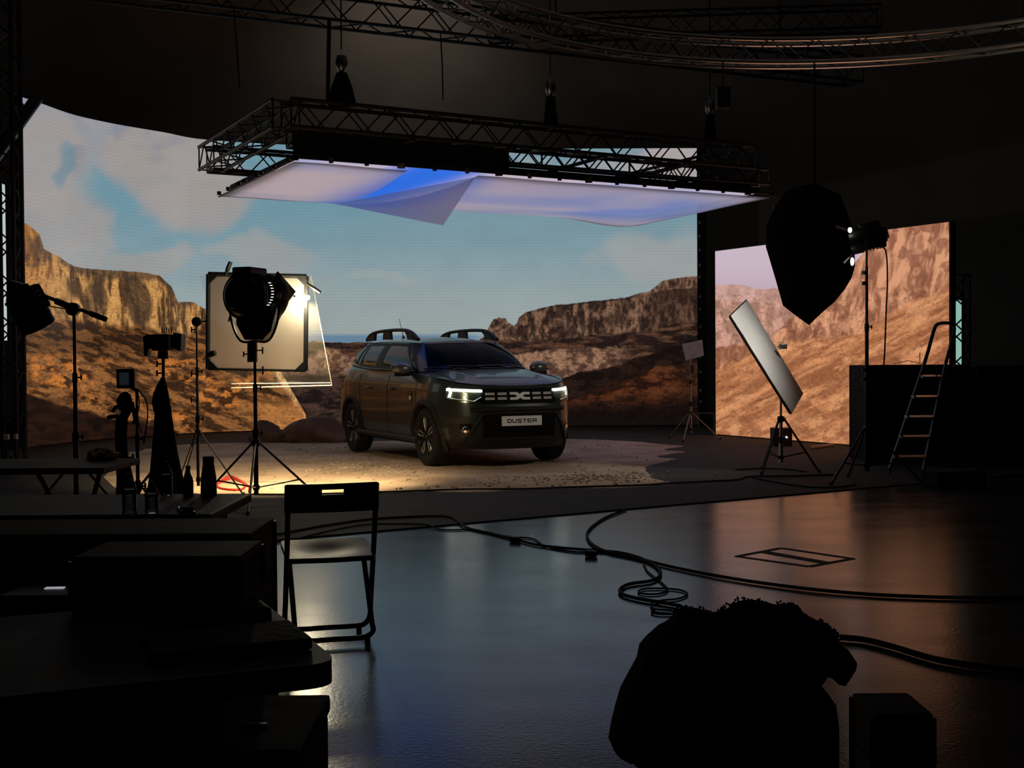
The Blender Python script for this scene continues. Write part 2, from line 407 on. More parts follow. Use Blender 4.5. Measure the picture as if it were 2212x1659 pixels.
    # ---- left cliffs
    m = below(x, y, [0, 42, 60, 85, 95, 130, 160, 200, 260, 320, 345, 370, 385, 392, 420, 442, 480, 560, 600, 640, 660, 670],
              [462, 477, 484, 505, 538, 556, 576, 581, 585, 590, 596, 618, 652, 652, 653, 668, 700, 745, 790, 860, 895, 960], 1.3, 3, 3, .08)
    stri = x + (fbm(x / 60, y / 120, 5, 3) - .5) * 30 - (y - 600) * .16 * sst(200, 380, x)
    n = fbm(stri / 11, y / 62, 6, 6, .6)
    t = sst(.36, .6, n)[..., None]
    lc = lin((84, 56, 32)) * (1 - t) + lin((200, 146, 84)) * t
    lc = mixc(lc, lin((172, 108, 50)), sst(150, 70, x) * .55)
    lc = mixc(lc, (70, 50, 36), sst(.54, .7, fbm(stri / 42, y / 90, 9, 4)) * .8)
    lc = mixc(lc, (64, 48, 36), sst(1.1, .6, ((stri - 292) / 26) ** 2 + ((y - 650) / 62) ** 2) * .85)
    lc = mixc(lc, (74, 54, 40), sst(1.1, .6, ((stri - 205) / 34) ** 2 + ((y - 650) / 40) ** 2) * .7)
    top = below(x, y, [0, 100, 160, 260, 345, 400], [470, 548, 590, 606, 606, 660], 7, 16, 3)
    lc = mixc(lc, (66, 52, 40), (1 - top) * .8 * sst(95, 170, x))
    img = mixc(img, lc, m)
    # talus: starts lower
    tl = below(x, y, [0, 60, 150, 250, 350, 420, 450, 520, 600, 680], [692, 700, 690, 700, 712, 722, 700, 745, 800, 900], 10, 30, 7)
    dx = x + y * .9
    n = fbm((x * .75 + y * .35) / 26, (y - x * .34) / 10, 2, 6, .6)
    t = sst(.38, .62, n)[..., None]
    ta = lin((58, 36, 20)) * (1 - t) + lin((142, 92, 50)) * t
    og = sst(.48, .66, fbm(x / 15, y / 12, 10, 5, .6)) * sst(.42, .6, fbm(x / 95, y / 50, 4, 3))
    ta = mixc(ta, (204, 122, 54), og * sst(735, 800, y) * .85)
    ta = ta * (1 - .45 * sst(45, 10, np.abs(y - 735 - (x - 60) * .02)) * sst(420, 300, x))[..., None]
    ta = mixc(ta, (52, 34, 24), sst(.56, .7, fbm(x / 60, y / 16, 8, 4)) * .6)
    img = mixc(img, ta, m * tl)
    # sunlit spur running down to the right
    sp = sst(26, 10, np.abs((y - 765) - (x - 575) * 1.42)) * sst(560, 600, x) * m
    n = fbm(x / 9, y / 15, 3, 5); t = sst(.35, .6, n)[..., None]
    img = mixc(img, lin((130, 92, 58)) * (1 - t) + lin((212, 166, 110)) * t, sp)
    img = mixc(img, (212, 138, 74), m * sst(850, 890, y) * sst(520, 600, x) * .45)
    land = below(x, y, [0, 42, 95, 160, 260, 345, 385, 420, 480, 560, 660, 745, 800, 1046, 1066, 1120, 1200, 1400, 1505], [474, 484, 541, 583, 592, 602, 660, 662, 712, 745, 741, 747, 750, 733, 698, 700, 664, 633, 600], 2)
    det = .62 + .76 * fbm(x / 4.5, y / 4.0, 3, 3, .7); spk = 1 - .45 * sst(.62, .74, fbm(x / 5, y / 4, 9, 3, .6))
    img = img * (1 - land[..., None] + land[..., None] * (det * spk)[..., None])
    # foreground shadow, lower left
    sh = below(x, y, [0, 42, 120, 230, 330, 430, 520, 620, 720, 760], [820, 843, 870, 902, 918, 945, 948, 930, 940, 960], 4, 8, 9)
    img = mixc(img, rocks((20, 11, 8), (38, 21, 13), 30, 12, 6), sh * sst(560, 440, x))
    return np.clip(img, 0, 1)
def desert_side(x, y):
    H, W = x.shape
    img = np.zeros((H, W, 3), np.float32) + lin((198, 178, 192))
    img = mixc(img, (190, 165, 178), sst(560, 640, y))
    def tx(cA, cB, u, v, seed, con=.14, bias=.5):
        t = sst(bias - con, bias + con, fbm(u, v, seed, 6, .6))[..., None]; return lin(cA) * (1 - t) + lin(cB) * t
    m = below(x, y, [1500, 1545, 1570, 1600, 1625, 1650, 1700, 1760], [620, 617, 615, 615, 622, 625, 620, 640], 1.5, 4, 1)
    img = mixc(img, tx((176, 132, 116), (202, 158, 146), x / 22, y / 30, 2), m)
    m = below(x, y, [1500, 1560, 1600, 1680, 1740], [650, 645, 652, 655, 660], 3, 8, 4)
    img = mixc(img, tx((160, 116, 98), (204, 152, 132), x / 16, y / 26, 5), m)
    # big cliff on the right
    m = below(x, y, [1500, 1660, 1700, 1745, 1800, 1850, 1880, 1905, 1930, 2100], [760, 735, 695, 668, 618, 560, 520, 470, 430, 350], 3, 16, 7)
    st = x + (y - 560) * .18 + (fbm(x / 50, y / 70, 8, 3) - .5) * 30
    c = tx((142, 88, 62), (214, 152, 114), st / 12, y / 38, 3, .2)
    c = mixc(c, (128, 76, 54), sst(.57, .68, fbm(st / 26, y / 26, 6, 4)) * .7)
    img = mixc(img, c, m)
    # talus, oblique streaks
    tl = below(x, y, [1500, 1560, 1640, 1700, 1780, 1860, 1950, 2100], [800, 795, 760, 745, 728, 716, 660, 610], 6, 22, 9)
    u = x * .9 - y * .42; v = y * .9 + x * .42
    c = tx((150, 92, 58), (206, 138, 92), u / 70, v / 13, 4, .2)
    c = mixc(c, (138, 84, 56), sst(.52, .66, fbm(u / 50, v / 10, 10, 5)) * .6)
    c = mixc(c, (222, 158, 110), sst(.55, .7, fbm(u / 60, v / 22, 2, 4)) * .6)
    img = mixc(img, c, tl)
    det = (.72 + .56 * fbm(x / 5, y / 4.5, 3, 3, .7)) * (1 - .3 * sst(.6, .74, fbm(x / 6, y / 5, 9, 3, .6)))
    img = img * (1 - sst(610, 640, y)[..., None] + sst(610, 640, y)[..., None] * det[..., None])
    r = sst(.5, .62, fbm(x / 26, y / 16, 7, 4)) * sst(880, 930, y)
    img = mixc(img, (214, 150, 108), r * .6); img = mixc(img, (146, 90, 60), sst(.56, .66, fbm(x / 18, y / 12, 5, 4)) * sst(860, 930, y) * .6)
    return np.clip(img, 0, 1)
def arc(P):
    L = [0.]
    for a, b in zip(P[:-1], P[1:]): L.append(L[-1] + (Vector(b) - Vector(a)).length)
    return [l / L[-1] for l in L], L[-1]
def picture(pb, pt, us, painter, W, H):
    pb = np.array([tuple(p) for p in pb]); pt = np.array([tuple(p) for p in pt]); u = (np.arange(W) + .5) / W; v = (np.arange(H) + .5) / H
    B = np.stack([np.interp(u, us, pb[:, k]) for k in range(3)], -1); T = np.stack([np.interp(u, us, pt[:, k]) for k in range(3)], -1)
    P = B[None] * (1 - v[:, None, None]) + T[None] * v[:, None, None]
    x, y = topix(P)
    return painter(x.astype(np.float32), y.astype(np.float32))
# ---------------------------------------------------------------- the big curved wall
WZ0, WZ1 = .03, 5.25
plan = [zp(42, 208, WZ1), zp(85, 222, WZ1), zp(160, 248, WZ1), zp(250, 268, WZ1), zp(350, 285, WZ1), zp(460, 303, WZ1)]
plan = [Vector((p.x, p.y, 0)) for p in plan] + [Vector((-3.1, 23.85, 0)), Vector((0, 24.2, 0)), zp(1505, 320, WZ1)]
plan[-1].z = 0
plan = cr(plan, 5)
PB = [Vector((p.x, p.y, WZ0)) for p in plan]; PT = [Vector((p.x, p.y, WZ1)) for p in plan]
US, ULEN = arc(plan)
lw = thing('led_wall', 'tall curved LED wall showing a blue cloudy sky over a desert canyon, behind the car', 'LED screen', (plan[20].x, plan[20].y, 0))
QUICK = False
M["main_content"] = screen_material('main_content', picture(PB, PT, US, desert_main, 1900, 820), SCREEN, stripe=.035)
uv_strip('screen_surface', PB, PT, US, M['main_content'], lw)
cas = MB(); nrm = []
for i in range(len(plan)):
    t = (plan[min(i + 1, len(plan) - 1)] - plan[max(i - 1, 0)]).normalized(); nrm.append(Vector((-t.y, t.x, 0)))
n = len(plan); vs = []
for i, p in enumerate(plan):
    for o, z in ((.012, WZ0 - .02), (.012, WZ1 + .02), (.14, WZ1 + .02), (.14, WZ0 - .02)): vs.append(p + nrm[i] * o + Vector((0, 0, z)))
fs = [(i * 4 + k, i * 4 + (k + 1) % 4, i * 4 + 4 + (k + 1) % 4, i * 4 + 4 + k) for i in range(n - 1) for k in range(4)] + [(0, 1, 2, 3), (n * 4 - 4, n * 4 - 1, n * 4 - 2, n * 4 - 3)]
cas.add(vs, fs).build('panel_casing', 'matte_black', lw)
M['pale_clip'] = pm('pale_clip', (.5, .5, .48), .5)
e = plan[-1]
for k in range(18):
    y = [540, 572, 598, 640, 668, 706, 752, 771, 803, 843, 868, 480, 510, 400, 430, 350, 376, 455][k]
    q = at(1512, y, e.y - .05)
    MB().box((e.x + .05, e.y - .02, q.z), (.035, .03, .05), bev=.006).build('locking_clip', 'pale_clip', lw)
for yy in (697, 736, 767, 802, 832, 563):
    q = at(36, yy, plan[0].y - .1)
    MB().box((plan[0].x - .07, plan[0].y - .05, q.z), (.035, .03, .045), bev=.006).build('locking_clip', 'pale_clip', lw)
MB().box((plan[0].x - .08, plan[0].y + .02, (WZ0 + WZ1) / 2), (.12, .12, WZ1 - WZ0)).build('end_upright', 'matte_black', lw)
MB().box((e.x + .1, e.y + .08, (WZ0 + WZ1) / 2), (.16, .14, WZ1 - WZ0)).build('end_upright', 'matte_black', lw)
# ---------------------------------------------------------------- the flat side screen
SZ = 3.06
sa = at(1545, 600, 21.3); sb = at(2050, 600, 16.9); sa.z = sb.z = 0
sd = (sb - sa).normalized(); sn = Vector((-sd.y, sd.x, 0))
ls = thing('led_screen', 'lower flat LED screen of orange rock slope standing right of the curved wall', 'LED screen', ((sa + sb) / 2)[:])
B2 = [sa + Vector((0, 0, .03)), sb + Vector((0, 0, .03))]; T2 = [sa + Vector((0, 0, SZ)), sb + Vector((0, 0, SZ))]
M['side_content'] = screen_material('side_content', picture(B2, T2, [0, 1], desert_side, 900, 560), SCREEN, spec=.5, stripe=.0)
uv_strip('screen_surface', B2, T2, [0, 1], M['side_content'], ls)
R2 = Matrix.Rotation(math.atan2(sd.y, sd.x), 3, 'Z')
MB().box((sa + sb) / 2 + sn * .065 + Vector((0, 0, SZ / 2 + .01)), ((sb - sa).length + .02, .1, SZ + .01), R2).build('panel_casing', 'matte_black', ls)
# greenish-white screen seen edge-on at the far left, and a lit doorway at the right
lg = thing('led_screen', 'narrow strip of greenish white LED screen at the far left edge, behind the truss tower', 'LED screen', at(2, 905, 17.2)[:])
q0 = at(-60, 560, 16.2); q1 = at(13, 560, 17.6)
zt = at(5, 395, 17.4).z; zb = at(5, 735, 17.4).z
M['pale_screen'] = em('pale_screen', (.55, .66, .6), .9)
MB().prism([(q0.x, q0.y, zb), (q1.x, q1.y, zb), (q1.x, q1.y, zt), (q0.x, q0.y, zt)], (-.05, .1, 0)).build('screen_surface', 'pale_screen', lg)
MB().box((q0.x - .1, (q0.y + q1.y) / 2, zb / 2), (.15, .15, zb)).build('support_leg', 'matte_black', lg)
# ================================================================ the car (local frame: x forward from the front axle, y to its left, z up)
M['paint'] = pm('paint', (.027, .035, .034), .34, .15, var=.06, scale=3, coat=.45)
M['clad'] = pm('cladding_plastic', (.007, .007, .0075), .55, var=.15, scale=40, bump=.15)
M['gloss_black'] = pm('gloss_black', (.008, .008, .009), .15)
M['wheel_silver'] = pm('wheel_silver', (.5, .49, .48), .4, .6, var=.05)
M['grille_black'] = pm('grille_black', (.006, .006, .006), .6, spec=.06)
M['car_glass'] = glass('car_glass', (.55, .62, .60), .75)
M['windshield_glass'] = glass('windshield_glass', (.3, .35, .34), .6, .02, 1.11)
M['lamp_glass'] = glass('lamp_glass', (.9, .95, .9), .95, .01)
M['drl'] = em('drl', (1, .98, .92), 7.)
M['badge_white'] = pm('badge_white', (.95, .95, .96), .6, var=.02, spec=.2)
M['plate_white'] = pm('plate_white', (.85, .83, .83), .5, var=.03)
M['mirror_shell'] = pm('mirror_shell', (.20, .20, .195), .28, .6, var=.05)
M['lamp_bowl'] = pm('lamp_bowl', (.42, .44, .36), .2, .8)
M['interior'] = pm('interior', (.012, .012, .012), .8)
YAW = .452
car = thing('car', 'dark grey green compact SUV with roof rails and lit headlights on the dirt', 'car', (-.262, 15.76, DZ + .022), rz=YAW - PI/2)
# plan outline of the lower body, right half mirrored from the left one
PL = [(.84, 0), (.832, .22), (.805, .43), (.745, .60), (.62, .735), (.44, .83), (.22, .885), (0, .9), (-.6, .888), (-1.3, .88), (-2.1, .885), (-2.67, .902), (-3.05, .885), (-3.28, .83), (-3.42, .69), (-3.48, .4), (-3.5, 0)]
PLs = cr([Vector((a, b, 0)) for a, b in PL], 14); NS = len(PLs)
LX = [p.x for p in PLs]; LYv = [p.y for p in PLs]
ZZ = [.20, .30, .45, .60, .75, .90, .98, 1.06, 1.16]
SY = [.90, .965, .995, 1.0, 1.0, .985, .965, .93, .885]
DF = [-.11, -.03, 0, 0, -.025, -.055, -.10, -.19, -.30]
DR = [.12, .02, 0, 0, .02, .04, .055, .075, .11]
def ztop(x): return interp(x, [-3.5, -2.9, -2, -1, -.3, 0, .3, .5, .65, .84], [1.12, 1.15, 1.12, 1.10, 1.085, 1.07, 1.045, 1.01, .985, .955])
def zbot(x): return interp(x, [-3.5, -3.2, -2.9, -2.3, -.5, .3, .6, .84], [.34, .30, .27, .25, .25, .24, .225, .215])
def lower(a, z, off=0., side=1):
    """point on the lower body; a = control index along the outline (0 nose centre .. 16 tail centre)"""
    k = max(0., min(a * 14, NS - 1.0001)); i = int(k); f = k - i
    p = PLs[i].lerp(PLs[i + 1], f); t = (PLs[i + 1] - PLs[i]).normalized()
    x, y = p.x, p.y
    x += interp(z, ZZ, DF) * max(0, min(1, x / .84)) ** .9 if x > 0 else 0
    if x < -2.67: x += interp(z, ZZ, DR) * min(1, (-2.67 - x) / .83)
    y *= interp(z, ZZ, SY)
    nx, ny = -t.y, t.x
    if ny < 0 and y > .5 or nx < 0 and a < 3: nx, ny = -nx, -ny
    if a > 13 and nx > 0: nx, ny = -nx, -ny
    return Vector((x + nx * off, (y + ny * off) * side, z))
AR = .395; WH = [(0., .345), (-2.673, .345)]
def arch_snap(v):
    for (wx, wz) in WH:
        d = math.hypot(v.x - wx, v.z - wz)
        if abs(v.y) > .45 and abs(d - AR) < .022 and v.z > .2:
            k = AR / max(d, 1e-6); return Vector((wx + (v.x - wx) * k, v.y, wz + (v.z - wz) * k))
    return v
def in_arch(v): return abs(v.y) > .55 and any(math.hypot(v.x - wx, v.z - wz) < AR - .003 for wx, wz in WH)
body = MB(); clad = MB()
NT = 44
for side in (1, -1):
    P = []
    for i in range(NS):
        a = i / 14.; x0 = PLs[i].x; zt, zb = ztop(x0), zbot(x0)
        for j in range(NT + 1):
            P.append(arch_snap(lower(a, zb + (zt - zb) * j / NT, 0, side)))
    for i in range(NS - 1):
        for j in range(NT):
            q = [P[i * (NT + 1) + j], P[(i + 1) * (NT + 1) + j], P[(i + 1) * (NT + 1) + j + 1], P[i * (NT + 1) + j + 1]]
            c = (q[0] + q[1] + q[2] + q[3]) / 4
            if in_arch(c): continue
            tgt = clad if (c.z < .34 or (c.z < .52 and (c.x > .52 or c.x < -3.2))) else body
            tgt.add(q, [(0, 1, 2, 3)])
def weld(mb):
    d = {}; nv = []; mp = []
    for v in mb.v:
        k = (round(v.x, 4), round(v.y, 4), round(v.z, 4))
        if k not in d: d[k] = len(nv); nv.append(v)
        mp.append(d[k])
    mb.v = nv; nf = []
    for f in mb.f:
        g = []
        for i in f:
            if not g or mp[i] != g[-1]: g.append(mp[i])
        if len(g) > 1 and g[0] == g[-1]: g.pop()
        if len(g) > 2: nf.append(tuple(g))
    mb.f = nf; return mb
# hood and fender tops: height over the plan
def Wtop(x):
    lo, hi = 0., 8.
    for _ in range(30):
        m = (lo + hi) / 2
        if lower(m, ztop(PLs[min(NS - 1, int(m * 14))].x)).x > x: lo = m
        else: hi = m
    a = (lo + hi) / 2; return lower(a, ztop(PLs[min(NS - 1, int(a * 14))].x)).y
def hood_z(x, y, W):
    f = min(1, abs(y) / max(W, .05)); zc = interp(x, [-.4, -.1, .2, .45, .6, .70, .76], [1.155, 1.14, 1.105, 1.065, 1.025, .985, .955])
    ze = interp(x, [-.6, 0, .3, .5, .65, .76], [1.09, 1.07, 1.045, 1.01, .985, .955])
    b = ze + (zc - ze) * (1 - f ** 2.6)
    rg = math.exp(-((abs(y) - .50 + .10 * max(0, x)) / .055) ** 2) * .016 * max(0, min(1, (.62 - x) * 4))     # two raised creases
    dip = -math.exp(-((abs(y) - .66) / .05) ** 2) * .010 * max(0, min(1, (.5 - x) * 4)) if W > .75 else 0
    return b + rg + dip
hood = MB(); xs = [-.40, -.34, -.27, -.2, -.12, -.04, .04, .12, .2, .28, .36, .43, .49, .54, .58, .615, .645, .67, .69, .705, .717, .726]
xs = [min(x, .735) for x in xs]
NF = 48; rows = []
for x in xs:
    W = Wtop(x); rows.append([(x, W * (2 * k / NF - 1), W) for k in range(NF + 1)])
for i in range(len(rows) - 1):
    for k in range(NF):
        q = []
        for (r, kk) in ((i, k), (i, k + 1), (i + 1, k + 1), (i + 1, k)):
            x, y, W = rows[r][kk]; q.append(Vector((x, y, hood_z(x, y, W))))
        ym = abs(q[0].y + q[1].y) / 2
        (hood if ym < .70 else body).add(q, [(0, 1, 2, 3)])
# nose strip between the last hood row and the outline
last = [Vector((x, y, hood_z(x, y, W))) for x, y, W in rows[-1]]
W = rows[-1][0][2]
nose = []
for v in last:
    lo, hi = 0., 4.
    for _ in range(25):
        m = (lo + hi) / 2
        if lower(m, ztop(PLs[int(m * 14)].x)).y < abs(v.y): lo = m
        else: hi = m
    p = lower(lo, ztop(PLs[int(lo * 14)].x), 0, 1 if v.y >= 0 else -1); nose.append(Vector((max(p.x, v.x), v.y, p.z)))
for k in range(NF): hood.add([last[k], last[k + 1], nose[k + 1], nose[k]], [(0, 1, 2, 3)])
# shoulder between outline and greenhouse, greenhouse, roof
GB = [(-.20, 0, 1.105), (-.24, .35, 1.10), (-.34, .60, 1.085), (-.46, .735, 1.07), (-.75, .79, 1.07), (-1.5, .80, 1.085), (-2.2, .795, 1.10), (-2.8, .775, 1.14), (-3.1, .72, 1.15), (-3.27, .58, 1.13), (-3.34, .3, 1.12), (-3.36, 0, 1.12)]
GT = [(-.93, 0, 1.555), (-.95, .3, 1.55), (-1.0, .48, 1.54), (-1.07, .555, 1.53), (-1.22, .59, 1.535), (-1.65, .605, 1.555), (-2.2, .605, 1.56), (-2.65, .595, 1.555), (-2.9, .565, 1.55), (-3.04, .47, 1.545), (-3.11, .25, 1.55), (-3.13, 0, 1.555)]
GB = [(x, y, z + .04) for x, y, z in GB]; GT = [(x + .10 * max(0, 1 + (x + .93) / 1.0), y * .955, z - .05) for x, y, z in GT]
GBs = cr([Vector(p) for p in GB], 16); GTs = cr([Vector(p) for p in GT], 16); NG = len(GBs)
def green(a, t, off=0., side=1):
    k = max(0., min(a * 16, NG - 1.0001)); i = int(k); f = k - i
    b = GBs[i].lerp(GBs[i + 1], f); tp = GTs[i].lerp(GTs[i + 1], f); tb = (GBs[i + 1] - GBs[i]).normalized()
    n = Vector((-tb.y, tb.x, 0)); up = (tp - b).normalized(); n = tb.cross(up).normalized()
    if n.dot(Vector((b.x + 1.8, b.y, .2))) < 0: n = -n
    p = b.lerp(tp, t) + n * (.035 * math.sin(PI * min(1, t)) + off)
    return Vector((p.x, p.y * side, p.z))
WIN = {'windshield': (-2.45, 2.45, .035, .93), 'front_side': (3.62, 5.33, .07, .90), 'rear_side': (5.55, 6.72, .07, .90), 'quarter': (6.93, 7.85, .10, .86), 'tailgate': (9.3, 11., .12, .85)}
def win_quad(nm):
    a0, a1, t0, t1 = WIN[nm]
    if nm == 'front_side': return [(3.62, t0), (a1, t0), (a1, t1), (4.15, t1)]
    if nm == 'rear_side': return [(a0, t0), (6.62, t0), (6.72, t1), (a0, t1)]
    if nm == 'quarter': return [(a0, t0), (7.72, t0 + .12), (7.5, t1), (a0 + .02, t1)]
    return [(a0, t0), (a1, t0), (a1, t1), (a0, t1)]
def inq(q, a, t):
    n = len(q); s = 0
    for i in range(n):
        x0, y0 = q[i]; x1, y1 = q[(i + 1) % n]
        if (x1 - x0) * (t - y0) - (y1 - y0) * (a - x0) < 0: return False
    return True
NTG = 26
for side in (1, -1):
    for i in range(NG - 1):
        for j in range(NTG):
            a = (i + .5) / 16; t = (j + .5) / NTG
            hole = (a < 2.45 and .035 < t < .93) or any(inq(win_quad(w_), a, t) for w_ in ('front_side', 'rear_side', 'quarter')) or (a > 9.3 and .12 < t < .85)
            if hole: continue
            body.add([green(i / 16, j / NTG, 0, side), green((i + 1) / 16, j / NTG, 0, side), green((i + 1) / 16, (j + 1) / NTG, 0, side), green(i / 16, (j + 1) / NTG, 0, side)], [(0, 1, 2, 3)])
    # shoulder strip: outline top (from the mirror backwards) to greenhouse foot
    prev = None
    for i in range(NG):
        g = green(i / 16, 0, 0, side)
        if g.x > -.36 and abs(g.y) < .70: prev = None; continue
        best = min(range(NS), key=lambda k: (lower(k / 14, ztop(PLs[k].x), 0, side) - g).length)
        o = lower(best / 14, ztop(PLs[best].x), 0, side); g2 = g - Vector((0, 0, .002))
        if prev: body.add([prev[0], prev[1], g2, o], [(0, 1, 2, 3)])
        prev = (o, g2)
# fill the corner by the cowl
cowl = MB()
for side in (1, -1):
    for i in range(60):
        g0 = green(i / 16, 0, 0, side); g1 = green((i + 1) / 16, 0, 0, side)
        cowl.add([g0 + Vector((.16, 0, -.03)), g1 + Vector((.16, 0, -.03)), g1 + Vector((-.02, 0, .01)), g0 + Vector((-.02, 0, .01))], [(0, 1, 2, 3)])
cowl.build('cowl_panel', 'gloss_black', car, local=True)
roof = MB(); RX = [.0, .04, .1, .2, .35, .5, .65, .8, .9, .96, 1.]
tops = {}
rowsR = []
for i in range(0, NG):
    g = GTs[i]; rowsR.append((g.x, g.y, g.z))
for i in range(NG - 1):
    for k in range(16):
        q = []
        for (ii, kk) in ((i, k), (i, k + 1), (i + 1, k + 1), (i + 1, k)):
            x, y, z = rowsR[ii]; f = 2 * kk / 16 - 1
            ln = min(1, max(0, (-.83 - x) / .35)) ** .6 * min(1, max(0, (x + 3.13) / .3)) ** .6
            q.append(Vector((x, y * f, z + .062 * ln * (1 - f * f))))
        roof.add(q, [(0, 1, 2, 3)])
weld(body).build('body_shell', 'paint', car, local=True, smooth=True)
weld(clad).build('lower_cladding', 'clad', car, local=True, smooth=True)
weld(hood).build('hood', 'paint', car, local=True, smooth=True)
weld(roof).build('roof', 'paint', car, local=True, smooth=True)
# glass and black window surrounds
def gpatch(nm, side, na=14, nt=8):
    q = win_quad(nm); P = []
    for i in range(na + 1):
        for j in range(nt + 1):
            u, v = i / na, j / nt
            a = (q[0][0] * (1 - u) + q[1][0] * u) * (1 - v) + (q[3][0] * (1 - u) + q[2][0] * u) * v
            t = (q[0][1] * (1 - u) + q[1][1] * u) * (1 - v) + (q[3][1] * (1 - u) + q[2][1] * u) * v
            P.append(green(abs(a), t, .003, side if a >= 0 else -side) if nm == 'windshield' else green(a, t, .003, side))
    return P, na + 1, nt + 1
P, a_, b_ = gpatch('windshield', 1, 44, 10); MB().grid(P, a_, b_).build('windshield', 'windshield_glass', car, local=True, smooth=True)
def rim(nm, side, wd, off):
    q = win_quad(nm); c = (sum(p[0] for p in q) / 4, sum(p[1] for p in q) / 4); mb = MB(); N = 18; inner, outer = [], []
    for k in range(len(q)):
        A, B = q[k], q[(k + 1) % len(q)]
        for s in range(N):
            f = s / N; a = A[0] + (B[0] - A[0]) * f; t = A[1] + (B[1] - A[1]) * f
            da, dt = c[0] - a, c[1] - t
            sa_ = .045 * wd / .02 * (1 if da > 0 else -1); st_ = .042 * wd / .02 * (1 if dt > 0 else -1)
            ex = min(1, abs(da) / .2); ey = min(1, abs(dt) / .2)
            inner.append((a + sa_ * ex, t + st_ * ey)); outer.append((a - sa_ * .5 * ex, t - st_ * .5 * ey))
    n = len(inner)
    F = lambda a, t, o: green(abs(a), min(t, .995), o, side if a >= 0 else -side)
    for k in range(n):
        m = (k + 1) % n
        mb.add([F(*outer[k], off), F(*outer[m], off), F(*inner[m], off), F(*inner[k], off)], [(0, 1, 2, 3)])
    return mb
rim('windshield', 1, .02, .006).build('windshield_seal', 'gloss_black', car, local=True)
for side in (1, -1):
    for nm in ('front_side', 'rear_side', 'quarter'):
        P, a_, b_ = gpatch(nm, side); g_ = MB().grid(P, a_, b_).build('side_window', 'car_glass', car, local=True, smooth=True)
        rim(nm, side, .030, .006).build('window_seal', 'clad', g_, local=True)
    # door glass dividers are black
    for a0, a1 in ((5.33, 5.55), (6.70, 6.93)):
        P = [green(a0 + (a1 - a0) * i / 3, .05 + .86 * j / 8, .007, side) for i in range(4) for j in range(9)]
        if a0 < 6: MB().grid(P, 4, 9).build('pillar_trim', 'clad', car, local=True)
P = [green(9.3 + 1.7 * i / 10, .12 + .73 * j / 6, .003, s) for s in (1,) for i in range(11) for j in range(7)]
P2 = [green(9.3 + 1.7 * i / 10, .12 + .73 * j / 6, .003, -1) for i in range(11) for j in range(7)]
MB().grid(P, 11, 7).grid(P2, 11, 7).build('rear_window', 'car_glass', car, local=True, smooth=True)
# belt line moulding, door seams
for side in (1, -1):
    mb = MB()
    mb.tube([green(3.2 + 4.8 * i / 40, .015, .012, side) for i in range(41)], .011, 6); mb.build('belt_moulding', 'gloss_black', car, local=True)
    mb = MB()
    for ln in ([(7.45, .34), (7.48, .6), (7.50, 1.04)], [(8.98, .32), (8.98, .7), (9.03, 1.07)], [(10.4, .36), (10.42, .52), (10.30, .70), (10.5, 1.08)], ):
        mb.tube([lower(a, z, .001, side) for a, z in cr([Vector((p[0], p[1], 0)) for p in ln], 6) and [(v.x, v.y) for v in cr([Vector((p[0], p[1], 0)) for p in ln], 6)]], .0035, 5)
    mb.tube([lower(7.5 + 2.9 * i / 20, .345 + .0 * i, .001, side) for i in range(21)], .0035, 5)
    mb.build('door_seam', 'gloss_black', car, local=True)
    for a in (8.75, 9.85):
        h_ = MB(); pts = [lower(a - .12 + .24 * i / 6, .90, .012 + .022 * math.sin(PI * i / 6), side) for i in range(7)]
        h_.tube(pts, [.010, .014, .016, .016, .016, .014, .010], 8); h_.build('door_handle', 'paint', car, local=True, smooth=True)
    # badge trim on the fender behind the wheel
    P = [lower(7.62 + .22 * i / 3 + .02 * j, .74 + .14 * j / 4, .006, side) for i in range(4) for j in range(5)]
    f_ = MB().grid(P, 4, 5).build('fender_trim', 'gloss_black', car, local=True)
    MB().box(lower(7.72, .80, .012, side), (.055, .012, .045), bev=.004).build('fender_badge', 'badge_white', f_, local=True)
    # sill guard
    mb = MB(); mb.tube([lower(7.42 + 3.05 * i / 20, .30, .012, side) for i in range(21)], .038, 8); mb.build('sill_guard', 'clad', car, local=True, smooth=True)
# wheel arch cladding
for side in (1, -1):
    for (wx, wz) in WH:
        mb = MB(); P = []
        N = 40
        for i in range(N + 1):
            th = math.radians(-22 + 224 * i / N)
            for r, o in ((AR - .02, -.05), (AR - .004, .014), (AR + .035, .018), (AR + .062, .002)):
                x, z = wx + r * math.cos(th), wz + r * math.sin(th)
                # y of the body side at this x,z
                aa = np.interp(-x, [-PL[k][0] for k in range(17)], range(17))
                p = lower(float(aa), max(z, .2), 0, 1); P.append(Vector((x, (p.y + o) * side, z)))
        mb.grid(P, N + 1, 4); mb.build('arch_cladding', 'clad', car, local=True, smooth=True)
        # inner liner
        P = []
        for i in range(25):
            th = math.radians(-10 + 200 * i / 24)
            for yy in (.86, .60): P.append(Vector((wx + (AR + .0) * math.cos(th), yy * side, wz + AR * math.sin(th))))
        MB().grid(P, 25, 2).add([Vector((wx + AR * math.cos(math.radians(-10 + 200 * i / 24)), .60 * side, wz + AR * math.sin(math.radians(-10 + 200 * i / 24)))) for i in range(25)], [tuple(range(25))]).build('wheel_liner', 'matte_black', car, local=True)
# underbody and cabin floor
MB().box((-1.33, 0, .30), (3.7, 1.15, .16)).box((-1.33, 0, .27), (1.9, 1.6, .08)).box((-.1, 0, .55), (1.1, 1.0, .4)).build('underbody', 'matte_black', car, local=True)
MB().box((-1.9, 0, .70), (2.6, 1.5, .5)).build('cabin_floor', 'interior', car, local=True)
